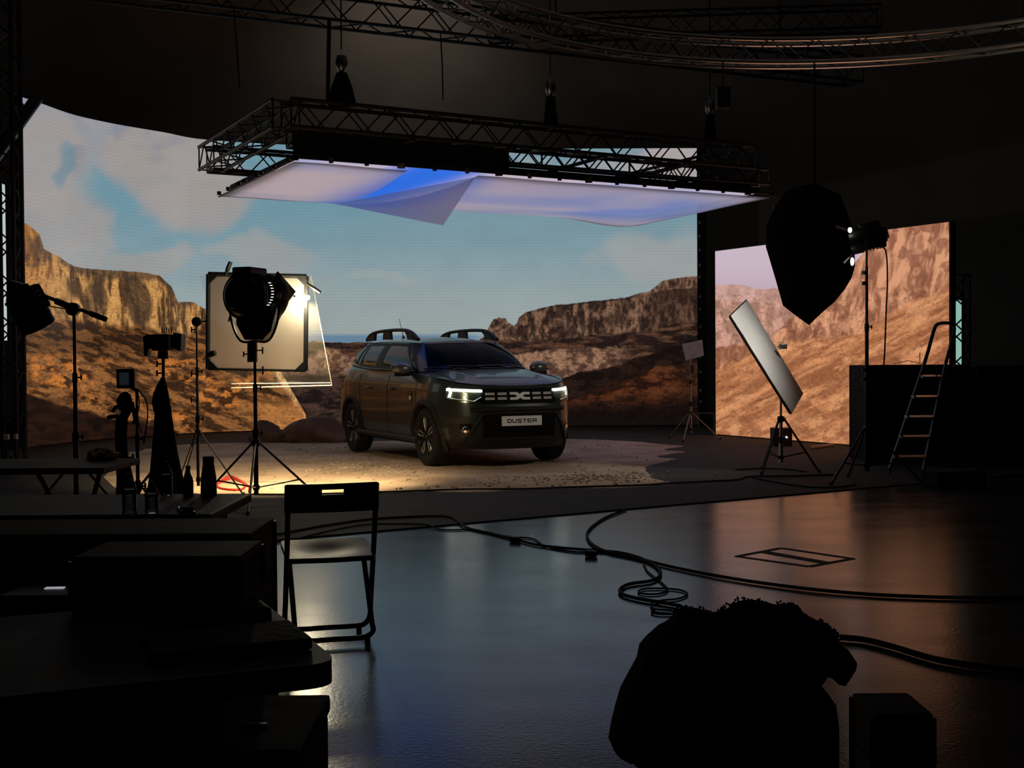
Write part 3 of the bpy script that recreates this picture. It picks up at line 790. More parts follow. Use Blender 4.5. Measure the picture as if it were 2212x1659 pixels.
# front face -------------------------------------------------
def fpatch(poly_fn, nu, nv, off, mat, name, parent, sides=(1, -1), smooth=True):
    o_ = []
    for s in sides:
        P = [lower(*poly_fn(i / nu, j / nv), off, s) for i in range(nu + 1) for j in range(nv + 1)]
        o_.append(MB().grid(P, nu + 1, nv + 1).build(name, mat, parent, local=True, smooth=smooth))
    return o_
# grille: dark band between the lamps
P = []
for i in range(-24, 25):
    a = abs(i) / 24 * 2.3
    for j in range(7): P.append(lower(a, .745 + .175 * j / 6, .004, 1 if i >= 0 else -1))
gr = MB().grid(P, 49, 7).build('grille', 'grille_black', car, local=True, smooth=True)
def bary(y0):
    lo, hi = 0., 4.
    for _ in range(30):
        m = (lo + hi) / 2
        if lower(m, .8).y < y0: lo = m
        else: hi = m
    return lo
def front_pt(y, z, off): return lower(bary(abs(y)), z, off, 1 if y >= 0 else -1)
def front_poly(poly, off, th, name, mat, parent):
    """a raised shape given in (y, z) on the curved front"""
    tr = tessellate_polygon([[Vector((p[0], p[1], 0)) for p in poly]])
    mb = MB(); n = len(poly)
    lo = [front_pt(y, z, off) for y, z in poly]; hi = [front_pt(y, z, off + th) for y, z in poly]
    mb.add(lo + hi, [tuple(n + i for i in t) for t in tr] + [(i, (i + 1) % n, n + (i + 1) % n, n + i) for i in range(n)])
    return mb.build(name, mat, parent, local=True)
gz = .835
for s in (1, -1):
    for yc in (.225, .375):
        for zc in (-.027, .027):
            for dz in (-.008, .008):
                w_ = .055
                front_poly([(s * (yc - w_), gz + zc + dz - .0045), (s * (yc + w_), gz + zc + dz - .0045), (s * (yc + w_), gz + zc + dz + .0045), (s * (yc - w_), gz + zc + dz + .0045)], .008, .006, 'grille_bar', 'badge_white', gr)
    k = .128; h = .044
    em_ = [(1, 1), (.28, 1), (0, .5), (0, -.5), (.28, -1), (1, -1), (1, -.36), (.5, -.36), (.24, 0), (.5, .36), (1, .36)]
    front_poly([(s * a * k, gz + b * h) for a, b in em_], .008, .012, 'emblem', 'badge_white', gr)
# headlamps wrap round the corners
def lampfn(u, v):
    a = 2.15 + 2.55 * u; zt = .92 + .02 * u; zb = .765 + .045 * max(0, u - .6) / .4 - .0 * u
    zb = zb + .05 * max(0, .25 - u) / .25
    return a, zb + (zt - zb) * v
for s in (1, -1):
    hl = fpatch(lampfn, 22, 8, .004, 'lamp_bowl', 'headlamp', car, (s,))[0]
    P = [lower(2.2 + 2.42 * i / 20, .897 + .018 * i / 20 + (-.014 + .028 * j / 2), .012, s) for i in range(21) for j in range(3)]
    MB().grid(P, 21, 3).build('daytime_light', 'drl', hl, local=True)
    P = [lower(4.25 + .14 * j / 2 + .12 * abs(i - 4) / 4, .825 + .11 * i / 8, .013, s) for i in range(9) for j in range(3)]
    MB().grid(P, 9, 3).build('daytime_light', 'drl', hl, local=True)
    for a0, z0, a1, z1 in ((3.15, .785, 3.45, .885), (2.25, .825, 2.75, .775), (2.75, .777, 4.3, .81)):
        MB().tube([lower(a0 + (a1 - a0) * i / 6, z0 + (z1 - z0) * i / 6, .014, s) for i in range(7)], .006, 6).build('lamp_trim', 'chrome', hl, local=True)
    fpatch(lambda u, v: (2.15 + 2.55 * u, .765 + .155 * v + .02 * u * v), 20, 4, .02, 'lamp_glass', 'lamp_lens', hl, (s,))
    # seams
    MB().tube([Vector((x, s * .70, hood_z(x, .70, Wtop(x)) + .002)) for x in [-.33 + .07 * i for i in range(13)]], .005, 5).build('hood_seam', 'gloss_black', car, local=True)
    # fog lamp pocket
    P = [lower(3.0 + .75 * i / 6, .36 + .16 * j / 5, .006, s) for i in range(7) for j in range(6)]
    fg = MB().grid(P, 7, 6).build('fog_lamp', 'gloss_black', car, local=True)
    c = lower(3.35, .45, .012, s); d = (lower(3.35, .45, .03, s) - c).normalized()
    MB().lathe([(0.001, .012), (.03, .010), (.042, 0), (.042, -.01)], c, 16, 'Z', d.to_track_quat('Z', 'Y').to_matrix()).build('fog_lens', 'chrome', fg, local=True)
# bumper lip, skid frame and lower intake
P = []
for i in range(-24, 25):
    a = abs(i) / 24 * 3.0
    for j in range(5): P.append(lower(a, .655 + .055 * j / 4, .012 + .018 * math.sin(PI * j / 4), 1 if i >= 0 else -1))
MB().grid(P, 49, 5).build('bumper_lip', 'clad', car, local=True, smooth=True)
P = []
for i in range(-20, 21):
    a = abs(i) / 20 * 2.2
    for j in range(5): P.append(lower(a, .36 + .26 * j / 4, .008, 1 if i >= 0 else -1))
MB().grid(P, 41, 5).build('lower_grille', 'grille_black', car, local=True, smooth=True)
MB().tube([front_pt(y, z, .012) for y, z in cr([Vector(v) for v in ((-.72, .28, 0), (-.60, .42, 0), (-.50, .59, 0), (-.42, .635, 0), (0, .64, 0), (.42, .635, 0), (.50, .59, 0), (.60, .42, 0), (.72, .28, 0))], 5) and [(v.x, v.y) for v in cr([Vector(v) for v in ((-.70, .28, 0), (-.60, .42, 0), (-.50, .59, 0), (-.42, .635, 0), (0, .64, 0), (.42, .635, 0), (.50, .59, 0), (.60, .42, 0), (.70, .28, 0))], 5)]], .017, 8).build('bumper_frame', 'clad', car, local=True, smooth=True)
P = []
for i in range(-20, 21):
    a = abs(i) / 20 * 2.4
    for j in range(4): P.append(lower(a, .215 + .10 * j / 3, .014, 1 if i >= 0 else -1))
MB().grid(P, 41, 4).build('skid_plate', 'clad', car, local=True, smooth=True)
# number plate with its lettering
px0 = lower(0, .545).x + .018
pl = MB().box((px0, 0, .545), (.012, .52, .115), bev=.005).build('number_plate', 'plate_white', car, local=True)
G = {'D': [[(0, 0), (0, 1), (.75, 1), (1, .75), (1, .25), (.75, 0), (0, 0)]], 'U': [[(0, 1), (0, .22), (.2, 0), (.8, 0), (1, .22), (1, 1)]], 'S': [[(1, 1), (.15, 1), (0, .82), (.05, .58), (.95, .42), (1, .18), (.85, 0), (0, 0)]],
     'T': [[(0, 1), (1, 1)], [(.5, 1), (.5, 0)]], 'E': [[(1, 1), (0, 1), (0, 0), (1, 0)], [(0, .5), (.9, .5)]], 'R': [[(0, 0), (0, 1), (.85, 1), (1, .82), (1, .6), (.85, .42), (0, .42)], [(.6, .42), (1, 0)]]}
x0 = -.187
for k, ch in enumerate('DUSTER'):
    mb = MB(); w_ = .047; gap = .0185; ox = x0 + k * (w_ + gap); th = .0095
    for st in G[ch]:
        for (a, b) in zip(st[:-1], st[1:]):
            A = Vector((0, ox + a[0] * w_, .545 - .018 + a[1] * .036)); B = Vector((0, ox + b[0] * w_, .545 - .018 + b[1] * .036))
            t = (B - A).normalized(); nn = Vector((0, -t.z, t.y)) * th / 2; A2 = A - t * th / 2; B2_ = B + t * th / 2
            q = [A2 - nn, B2_ - nn, B2_ + nn, A2 + nn]; q = [v + Vector((px0 + .0075, 0, 0)) for v in q]
            mb.prism(q, (-.003, 0, 0))
    mb.build('plate_letter', 'gloss_black', pl, local=True)
# wheels
def wheel(wx, side):
    wy = .775 * side; c = Vector((wx, wy, .345)); R0, w2 = .345, .108
    ty = MB().lathe([(.235, -w2 * .8), (.262, -w2 * .98), (.31, -w2 * 1.02), (.335, -w2 * .9), (R0, -w2 * .68), (R0, w2 * .68), (.335, w2 * .9), (.31, w2 * 1.02), (.262, w2 * .98), (.235, w2 * .8), (.235, -w2 * .8)], c, 64, 'Y').build('tyre', 'rubber', car, local=True, smooth=True)
    for k in range(-2, 3): MB().lathe([(R0 - .006, k * .03 - .003), (R0 + .0012, k * .03 - .003), (R0 + .0012, k * .03 + .003), (R0 - .006, k * .03 + .003)], c, 64, 'Y').build('tread_groove', 'matte_black', ty, local=True)
    rm = MB().lathe([(.236, -w2 * .8), (.225, -.06), (.215, 0), (.222, .07), (.238, w2 * .86), (.228, w2 * .86), (.21, .05), (.02, .0)] if side > 0 else [(.236, w2 * .8), (.225, .06), (.215, 0), (.222, -.07), (.238, -w2 * .86), (.228, -w2 * .86), (.21, -.05), (.02, .0)], c, 48, 'Y').build('rim', 'black_metal', car, local=True, smooth=True)
    o = side * .088
    for k in range(5):
        th0 = math.radians(90 + 72 * k + 8)
        for s2 in (-1, 1):
            pts = [(.045, s2 * .30), (.10, s2 * .16), (.16, s2 * .19), (.20, s2 * .17), (.228, s2 * .07)]
            L = [Vector((wx + r * math.cos(th0 + d * .9), wy + o - side * .012 * (1 - r / .23), .345 + r * math.sin(th0 + d * .9))) for r, d in pts]
            MB().tube(L, [.007, .009, .009, .009, .008], 6).build('spoke', 'wheel_silver', rm, local=True)
        th1 = th0 + math.radians(36)
        L = [Vector((wx + r * math.cos(th1), wy + o - side * .02, .345 + r * math.sin(th1))) for r in (.09, .15, .22)]
        MB().tube(L, [.018, .022, .024], 6, flat=.6).build('spoke', 'dull_aluminium', rm, local=True)
    MB().lathe([(.001, .014), (.022, .012), (.032, 0), (.045, -.012)] if side > 0 else [(.001, -.014), (.022, -.012), (.032, 0), (.045, .012)], Vector((wx, wy + o - side * .01, .345)), 20, 'Y').build('hub_cap', 'dull_aluminium', rm, local=True)
for wx, _ in WH:
    for s in (1, -1): wheel(wx, s)
# mirrors
for s in (1, -1):
    bm = bmesh.new(); bmesh.ops.create_uvsphere(bm, u_segments=24, v_segments=14, radius=1)
    vs = []
    for v in bm.verts:
        x, y, z = v.co; x = x * (.085 if x > 0 else .03); y = y * .14; z = z * .085 * (1 if z > 0 else .8)
        z *= (1.0 + .25 * (y * 8) * -1 * .3); vs.append(Vector((-.56 + x, s * .955 + y, 1.155 + z)))
    bm.verts.index_update(); fs = [tuple(v.index for v in f.verts) for f in bm.faces]; bm.free()
    mr_ = MB().add(vs, fs).build('door_mirror', 'mirror_shell', car, local=True, smooth=True, autosmooth=False)
    MB().box((-.55, s * .95, 1.085), (.07, .20, .045), bev=.015).box((-.56, s * .85, 1.10), (.06, .12, .05), bev=.01).build('mirror_base', 'gloss_black', mr_, local=True)
    # corner quarter panel in front of the door window
    MB().prism([green(3.15, .02, .006, s), green(3.62, .02, .006, s), green(3.66, .45, .006, s)], (0, 0, -.002)).build('mirror_corner', 'gloss_black', car, local=True)
# roof rails
for s in (1, -1):
    ys = .555 * s
    top_ = [(-.98, 1.575), (-1.10, 1.625), (-1.24, 1.672), (-1.42, 1.700), (-1.8, 1.712), (-2.3, 1.708), (-2.62, 1.690), (-2.82, 1.650), (-2.93, 1.60)]
    top_ = [(a, b - .05) for a, b in top_]; t2 = cr([Vector((a, ys, b)) for a, b in top_], 5)
    rr = MB(); rr.tube(t2, [.030 if 4 < i < len(t2) - 6 else .026 for i in range(len(t2))], 8, flat=.75)
    ra = rr.build('roof_rail', 'clad', car, local=True, smooth=True)
    mb = MB()
    mb.prism([(-.98, ys - .02, 1.555), (-1.10, ys - .02, 1.60), (-1.30, ys - .02, 1.68), (-1.45, ys - .02, 1.69), (-1.36, ys - .02, 1.64), (-1.33, ys - .02, 1.58)], (0, .04, 0))
    mb.prism([(-1.95, ys - .02, 1.585), (-1.98, ys - .02, 1.705), (-2.22, ys - .02, 1.705), (-2.25, ys - .02, 1.59)], (0, .04, 0))
    mb.prism([(-2.60, ys - .02, 1.585), (-2.58, ys - .02, 1.69), (-2.8, ys - .02, 1.655), (-2.95, ys - .02, 1.575)], (0, .04, 0))
    mb.v = [v - Vector((0, 0, .05)) for v in mb.v]
    mb.build('rail_foot', 'clad', ra, local=True)
MB().tube([(-2.95, -.0, 1.57), (-3.03, -.0, 1.72), (-3.12, 0, 1.86)], [.007, .004, .003], 6).lathe([(.03, 0), (.02, .025), (.008, .04)], (-2.95, 0, 1.57), 12).build('antenna', 'gloss_black', car, local=True)
# washer nozzles, wipers
for s in (1, -1): MB().box((-.18, s * .30, hood_z(-.18, .3, .8) + .006), (.03, .035, .016), bev=.005).build('washer_nozzle', 'gloss_black', car, local=True)
for y0, y1 in ((.55, -.05), (-.02, -.62)):
    MB().tube([green(abs(y0) * 4.4, .03, .02, 1 if y0 > 0 else -1), green(abs((y0 + y1) / 2) * 4.4, .055, .03, 1 if y0 + y1 > 0 else -1), green(abs(y1) * 4.4, .045, .02, 1 if y1 > 0 else -1)], .009, 6).build('wiper', 'gloss_black', car, local=True)
# inside
MB().box((-.72, 0, 1.02), (.42, 1.36, .14), bev=.04).build('dashboard', 'interior', car, local=True)
MB().box((-1.05, 0, 1.42), (.03, .22, .06), bev=.015).tube([(-1.0, 0, 1.49), (-1.04, 0, 1.45)], .008, 6).build('rear_view_mirror', 'gloss_black', car, local=True)
for yy in (.36, -.36):
    st_ = MB().box((-1.62, yy, .88), (.5, .48, .16), bev=.05).box((-1.88, yy, 1.12), (.14, .46, .52), Matrix.Rotation(-.22, 3, 'Y'), bev=.05).build('seat', 'interior', car, local=True)
    MB().box((-1.98, yy, 1.43), (.10, .26, .16), Matrix.Rotation(-.2, 3, 'Y'), bev=.04).build('headrest', 'interior', st_, local=True)
MB().box((-2.75, 0, 1.12), (.14, 1.2, .46), Matrix.Rotation(-.22, 3, 'Y'), bev=.05).build('seat', 'interior', car, local=True)
MB().tube([(-1.02 + .10 * math.sin(a) * .4, .36 + .18 * math.cos(a), 1.12 + .18 * math.sin(a)) for a in [2 * PI * i / 24 for i in range(24)]], .014, 6, closed=True).build('steering_wheel', 'interior', car, local=True)
# tail lamps
for s in (1, -1):
    P = [lower(12.6 + .9 * i / 5, .86 + .2 * j / 4, .006, s) for i in range(6) for j in range(5)]
    MB().grid(P, 6, 5).build('tail_lamp', pm('tail_lamp', (.08, .005, .005), .2), car, local=True)
# ================================================================ dirt, stones and boulders under the car
def dirt_material():
    m, nt, b = _mat('dirt')
    tc = nt.nodes.new('ShaderNodeTexCoord')
    n = nt.nodes.new('ShaderNodeTexNoise'); n.inputs['Scale'].default_value = 1.1; n.inputs['Detail'].default_value = 9; n.inputs['Roughness'].default_value = .62
    lk(nt, tc.outputs['Object'], n.inputs['Vector'])
    r = nt.nodes.new('ShaderNodeValToRGB'); e = r.color_ramp.elements
    e[0].position = .36; e[0].color = (.42, .29, .20, 1); e[1].position = .66; e[1].color = (.72, .54, .39, 1)
    lk(nt, n.outputs['Fac'], r.inputs['Fac'])
    n3 = nt.nodes.new('ShaderNodeTexVoronoi'); n3.inputs['Scale'].default_value = 24; lk(nt, tc.outputs['Object'], n3.inputs['Vector'])
    r3 = nt.nodes.new('ShaderNodeValToRGB'); r3.color_ramp.elements[0].position = .05; r3.color_ramp.elements[1].position = .22
    r3.color_ramp.elements[0].color = (.42, .42, .42, 1); r3.color_ramp.elements[1].color = (1, 1, 1, 1)
    lk(nt, n3.outputs['Distance'], r3.inputs['Fac'])
    mx = nt.nodes.new('ShaderNodeMixRGB'); mx.blend_type = 'MULTIPLY'; mx.inputs[0].default_value = .6; lk(nt, r.outputs[0], mx.inputs[1]); lk(nt, r3.outputs[0], mx.inputs[2])
    lk(nt, mx.outputs[0], b.inputs['Base Color']); b.inputs['Roughness'].default_value = .95; b.inputs['Specular IOR Level'].default_value = .1
    n2 = nt.nodes.new('ShaderNodeTexNoise'); n2.inputs['Scale'].default_value = 22; n2.inputs['Detail'].default_value = 7; lk(nt, tc.outputs['Object'], n2.inputs['Vector'])
    bp = nt.nodes.new('ShaderNodeBump'); bp.inputs['Strength'].default_value = .7; bp.inputs['Distance'].default_value = .03
    lk(nt, n2.outputs['Fac'], bp.inputs['Height']); lk(nt, bp.outputs['Normal'], b.inputs['Normal'])
    return m
M['dirt'] = dirt_material()
M['stone'] = pm('stone', (.34, .27, .20), .9, var=.45, scale=3, bump=.5)
M['boulder'] = pm('boulder', (.20, .115, .075), .9, var=.35, scale=4, bump=.9, bscale=14)
edge = [(250, 1062), (400, 1068), (545, 1072), (700, 1069), (900, 1066), (1060, 1064), (1200, 1059), (1330, 1057), (1420, 1052), (1462, 1047), (1425, 1036), (1400, 1020), (1408, 1008), (1450, 1000), (1470, 993), (1425, 990), (1450, 983), (1480, 978), (1440, 972), (1470, 966), (1430, 960), (1330, 953), (1240, 950), (1000, 951), (760, 955), (560, 958), (430, 960), (300, 975), (230, 1005)]
ep = [gp(a, b) for a, b in edge]; ctr = gp(850, 1000)
ring = cr([Vector((p.x, p.y, 0)) for p in ep], 6, closed=True)
NR = 40; P = []; nr = len(ring)
for i, p in enumerate(ring):
    k = 1 + .035 * (mnoise.noise(Vector((p.x * 2.2, p.y * 2.2, 0))) + .5 * mnoise.noise(Vector((p.x * 7, p.y * 7, 3))))
    for j in range(NR + 1):
        f = j / NR; q = ctr.lerp(ctr + (p - ctr) * k, f)
        h = .012 * min(1, (1 - f) * 9) + .005 * mnoise.noise(Vector((q.x * 3, q.y * 3, 1))) * min(1, (1 - f) * 6) + .003 * mnoise.noise(Vector((q.x * 14, q.y * 14, 1)))
        P.append(Vector((q.x, q.y, DZ + (max(.003, h) if j < NR else -.001))))
dirt = MB().grid(P, nr, NR + 1, wrap=True).build('dirt_ground', 'dirt', smooth=True, autosmooth=False)
tag(dirt, 'patch of pale sandy dirt spread on the dark deck under and around the car', 'dirt', kind='stuff')
def pebble(mb, c, r):
    bm = bmesh.new(); bmesh.ops.create_icosphere(bm, subdivisions=1, radius=1)
    a = random.random() * 9; vs = []
    for v in bm.verts:
        k = 1 + .5 * mnoise.noise(v.co * 1.3 + Vector((a, c[0] * 9, c[1] * 9))); vs.append(Vector((v.co.x * r * k * 1.3, v.co.y * r * k, v.co.z * r * k * .65)) + Vector(c))
    bm.verts.index_update(); fs = [tuple(v.index for v in f.verts) for f in bm.faces]; bm.free(); mb.add(vs, fs)
pb_ = MB()
for i in range(900):
    if i < 420: q = gp(random.gauss(800, 80), random.gauss(1008, 13))
    elif i < 650: q = gp(random.uniform(560, 1400), random.uniform(965, 1062))
    else: q = gp(random.gauss(1280, 90), random.gauss(1036, 6))
    lx_ = (q.x + .262) * math.sin(.452) - (q.y - 15.76) * math.cos(.452); ly_ = (q.x + .262) * math.cos(.452) + (q.y - 15.76) * math.sin(.452)
    if -3.5 < lx_ < .85 and abs(ly_) < .95: continue
    pebble(pb_, (q.x, q.y, DZ + .016), random.uniform(.006, .02) * (1.25 if i < 300 else .9))
tag(pb_.build('gravel', 'stone'), 'loose pale stones scattered over the dirt in front of the car', 'gravel', kind='stuff')
def boulder(c, r, sx, sz, seed, label):
    bm = bmesh.new(); bmesh.ops.create_icosphere(bm, subdivisions=4, radius=1); vs = []
    for v in bm.verts:
        k = 1 + .35 * mnoise.noise(v.co * 1.1 + Vector((seed, 0, 0))) + .12 * mnoise.noise(v.co * 3.5 + Vector((seed, 5, 0))) + .04 * mnoise.noise(v.co * 10)
        vs.append(Vector((v.co.x * r * sx * k, v.co.y * r * .8 * k, v.co.z * r * sz * k + r * sz * .55)))
    bm.verts.index_update(); fs = [tuple(v.index for v in f.verts) for f in bm.faces]; bm.free()
    vs = [Vector((v.x, v.y, max(0, v.z))) + Vector(c) for v in vs]
    tag(MB().add(vs, fs).build('boulder', 'boulder', smooth=True), label, 'boulder', 'boulders in front of the curved screen')
for px, py, r, sx, sz, lb in ((578, 957, .25, 1.1, .85, 'small brown boulder just right of the lamp stand, before the curved screen'), (690, 958, .36, 1.45, .70, 'largest brown boulder, low and wide, left of the rear wheel of the car'),):
    q = gp(px, py); boulder((q.x, q.y, DZ - .01), r, sx, sz, px * .37, lb)
# ================================================================ box trusses
def box_truss(root, a, b, s=.29, mat='black_truss', up=Vector((0, 0, 1)), rc=.024, rb=.010):
    a, b = Vector(a), Vector(b); L = (b - a).length; d = (b - a).normalized(); sdv = d.cross(up).normalized(); u = sdv.cross(d).normalized(); h = s / 2
    cs = [(-h, -h), (h, -h), (h, h), (-h, h)]
    for (p, q) in cs: MB().tube([a + sdv * p + u * q, b + sdv * p + u * q], rc, 8).build('chord', mat, root, smooth=True)
    n = max(2, int(round(L / (s * .95)))); mb = MB()
    for f in range(4):
        p0, p1 = cs[f], cs[(f + 1) % 4]
        for i in range(n):
            t0, t1 = L * i / n, L * (i + 1) / n; A, B = (p0, p1) if i % 2 else (p1, p0)
            mb.tube([a + d * t0 + sdv * A[0] + u * A[1], a + d * t1 + sdv * B[0] + u * B[1]], rb, 5)
        for t in (0, L): mb.tube([a + d * t + sdv * p0[0] + u * p0[1], a + d * t + sdv * p1[0] + u * p1[1]], rb, 5)
    mb.build('bracing', mat, root); return sdv, u
def hoist(loc_top, loc_bot, label, r=.11):
    """chain hoist hanging over a truss"""
    t = thing('chain_hoist', label, 'hoist', loc_bot[:] if hasattr(loc_bot, '__getitem__') else loc_bot, 'chain hoists above the set')
    b = Vector(loc_bot); tp = Vector(loc_top)
    MB().tube([b + Vector((0, 0, .62)), tp], .008, 6).build('chain', 'black_metal', t)
    MB().lathe([(.001, .56), (.05, .55), (.07, .48), (.06, .42), (.035, .38), (.001, .37)], b, 14).build('hook_block', 'steel', t, smooth=True)
    MB().lathe([(.001, .38), (.06, .36), (r, .2), (r * 1.35, .02), (r * 1.3, 0), (.001, 0)], b, 16).build('chain_bag', 'fabric_black', t, smooth=True)
    return t
# the hung rectangle: silk corners, worked out from the picture at 3.5 m
SZH = 3.50
qN, qL, qR = zp(635, 349, SZH), zp(473, 425, SZH), zp(1666, 427, SZH)
eL = (qL - qN); eR = (qR - qN); qF = qN + eL + eR
uL, uR = eL.normalized(), eR.normalized()
TZ = 4.0
tr_c = [qN + Vector((0, 0, TZ - SZH)) - uL * .05 - uR * .1, qL + Vector((0, 0, TZ - SZH)) + uL * .05 - uR * .1, qF + Vector((0, 0, TZ - SZH)) + uL * .1 - uR * .45, qR + Vector((0, 0, TZ - SZH)) - uL * .05 - uR * .45]
tt = thing('rectangular_truss', 'black rectangular box truss frame hung over the car, carrying the sky panel', 'truss', ((tr_c[0] + tr_c[2]) / 2)[:])
for i in range(4):
    sub = MB(); a, b = tr_c[i], tr_c[(i + 1) % 4]
    box_truss(tt, a, b, .30, 'black_truss')
mid = lambda p, q, f: p.lerp(q, f)
for f in (.22, .42, .62, .82):
    MB().tube([mid(tr_c[0], tr_c[3], f) - Vector((0, 0, .19)) - uL * .25, mid(tr_c[1], tr_c[2], f) - Vector((0, 0, .19)) + uL * .2], .025, 8).build('cross_tube', 'dull_aluminium', tt, smooth=True)
for f in (.12, .3, .5, .7, .9):
    a_ = mid(tr_c[0], tr_c[3], f); MB().tube([a_ - Vector((0, 0, .15)), a_ - Vector((0, 0, TZ - SZH - .16))], .012, 6).build('drop_pipe', 'black_metal', tt)
# sky panel (overhead screen) and the silk stretched below it
def sky_panel(x, y):
    H, W = x.shape; img = np.zeros((H, W, 3), np.float32) + lin((190, 175, 190))
    img = mixc(img, (120, 145, 205), sst(.52, .68, fbm(x * 1.1, y * 1.4, 3, 5)) * .8)
    img = mixc(img, (70, 125, 215), sst(.30, .40, y - .42 * x) * sst(.62, .5, y - .42 * x) * sst(.1, .3, x) * sst(.75, .5, x) * .0)
    img = mixc(img, (96, 135, 215), np.exp(-((x - .80) / .13) ** 2 - ((y - .35) / .5) ** 2) * .85)
    img = mixc(img, (205, 188, 188), sst(.5, .66, fbm(x * 2 + 9, y * 1.6, 6, 4)) * .6)
    img = mixc(img, (20, 100, 215), np.exp(-((x - .27) / .095) ** 4) * 1.0)
    return img * .9
lc = thing('overhead_led_panel', 'overhead LED sky panel facing down, hung under the black truss frame', 'LED screen', ((qN + qF) / 2 + Vector((0, 0, .14)))[:])
uu, vv = np.meshgrid((np.arange(600) + .5) / 600, (np.arange(260) + .5) / 260)
M['sky_panel'] = screen_material('sky_panel', sky_panel(uu.astype(np.float32) * 1.0, vv.astype(np.float32)), 1.12)
zo = Vector((0, 0, .07)); i_ = .12
c4 = [qN + uL * i_ + uR * i_ + zo, qR - uR * i_ + uL * i_ + zo, qF - uR * i_ - uL * i_ + zo, qL + uR * i_ - uL * i_ + zo]
me = bpy.data.meshes.new('screen_surface'); offv = Vector(lc.location); me.from_pydata([tuple(v - offv) for v in c4], [], [(0, 1, 2, 3)])
uvl = me.uv_layers.new(name='UVMap')
for k, uvc in enumerate(((0, 0), (1, 0), (1, 1), (0, 1))): uvl.data[k].uv = uvc
me.materials.append(M['sky_panel']); so = bpy.data.objects.new('screen_surface', me); COL.objects.link(so); so.parent = lc
MB().prism([v + Vector((0, 0, .006)) for v in c4], (0, 0, .07)).build('panel_casing', 'matte_black', lc)
M['silk'] = sheet('silk', (.80, .77, .78), .88, .12, .04, .35)
def silkpt(u, v, sagk=.13):
    p = qN + eR * u + eL * v
    sag = -sagk * math.sin(PI * min(1, max(0, u))) ** .8 * math.sin(PI * min(1, max(0, v))) ** .8 - .10 * math.exp(-((u - .93) / .1) ** 2) * v
    sag += .008 * mnoise.noise(Vector((u * 9, v * 5, 0)))
    return p + Vector((0, 0, sag))
# silk with a torn-open wedge: the wedge's edges in (u, v) run from the far side to the near side
def wedge(v): return (.235 + (.20 - .235) * (1 - v), .235 + (.335 - .235) * (1 - v) ** .8)   # left and right edge
sk = thing('silk', 'white diffusion silk stretched under the sky panel with one corner hanging open', 'silk', ((qN + qF) / 2)[:])
for part in (0, 1):
    P = []; NU, NV = (18, 20) if part == 0 else (50, 20)
    for i in range(NU + 1):
        for j in range(NV + 1):
            v = j / NV; wl, wr = wedge(v); u = wl * i / NU if part == 0 else wr + (1 - wr) * i / NU
            P.append(silkpt(u, v))
    MB().grid(P, NU + 1, NV + 1).build('silk_sheet', 'silk', sk, smooth=True, autosmooth=False)
A_ = silkpt(*(wedge(.97)[0], .97)); B_ = silkpt(wedge(.02)[1], .02); C_ = at(957, 487, B_.y + .75)
P = []
for i in range(15):
    for j in range(11):
        e_ = A_.lerp(B_, i / 14); q = e_.lerp(C_, j / 10 * .999); P.append(q + Vector((0, -.03 * math.sin(PI * i / 14) * math.sin(PI * j / 10), 0)))
MB().grid(P, 15, 11).build('hanging_flap', 'silk', sk, smooth=True, autosmooth=False)
for f in [i / 16 for i in range(17)]:
    q = qN + eR * f; MB().box(q + Vector((0, 0, .04)) - uL * .02, (.05 + .04 * (int(f * 16) % 3 == 0), .03, .06), bev=.006).build('clip', 'dull_aluminium' if int(f * 16) % 2 else 'black_metal', sk)
for f in [.04, .2, .36, .42, .58, .66, .82, .96]:
    q = qN + eL * f; MB().box(q + Vector((0, 0, .03)) - uR * .03, (.05, .05, .05), bev=.01).build('clip', 'black_metal', sk)
MB().tube([qN - uR * .02 + Vector((0, 0, .05)), qR + uR * .05 + Vector((0, 0, .05))], .016, 8).build('edge_tube', 'black_metal', sk)
MB().tube([qN + Vector((0, 0, .02)), qL], .012, 8).build('edge_tube', 'black_metal', sk)
MB().tube([qR + Vector((0, 0, .0)), qR + eL * 1.0], .012, 8).build('edge_tube', 'black_metal', sk)
# lower truss ladder and black skirt just above the near edge of the silk
la, lb_ = qN + Vector((0, 0, .29)) + uL * .15, qR + Vector((0, 0, .29)) + uL * .15
box_truss(tt, la, lb_, .20, 'black_truss', rc=.018, rb=.010)
P = [qN + eR * (.40 * i / 30) + uL * (.02 + .02 * math.sin(i * 1.3)) + Vector((0, 0, .09 + (TZ - SZH - .24) * j / 4)) for i in range(31) for j in range(5)]
MB().grid(P, 31, 5).grid([p + uL * .008 for p in P], 31, 5).build('black_skirt', 'fabric_black', tt)
# hoists
for px, y1, y0, dd, lb in ((683, 222, -60, .2, 'chain hoist over the near left corner of the hung truss frame'), (1188, 262, -60, .2, 'chain hoist over the middle of the hung truss frame'), (1600, 300, -60, .1, 'chain hoist over the right end of the hung truss frame')):
    f = {683: .1, 1188: .52, 1600: .9}[px]; b = mid(tr_c[0], tr_c[3], f) + Vector((0, 0, .165)); hoist(b + Vector((0, 0, 6.3)), b, lb, .12 if px == 683 else .07)
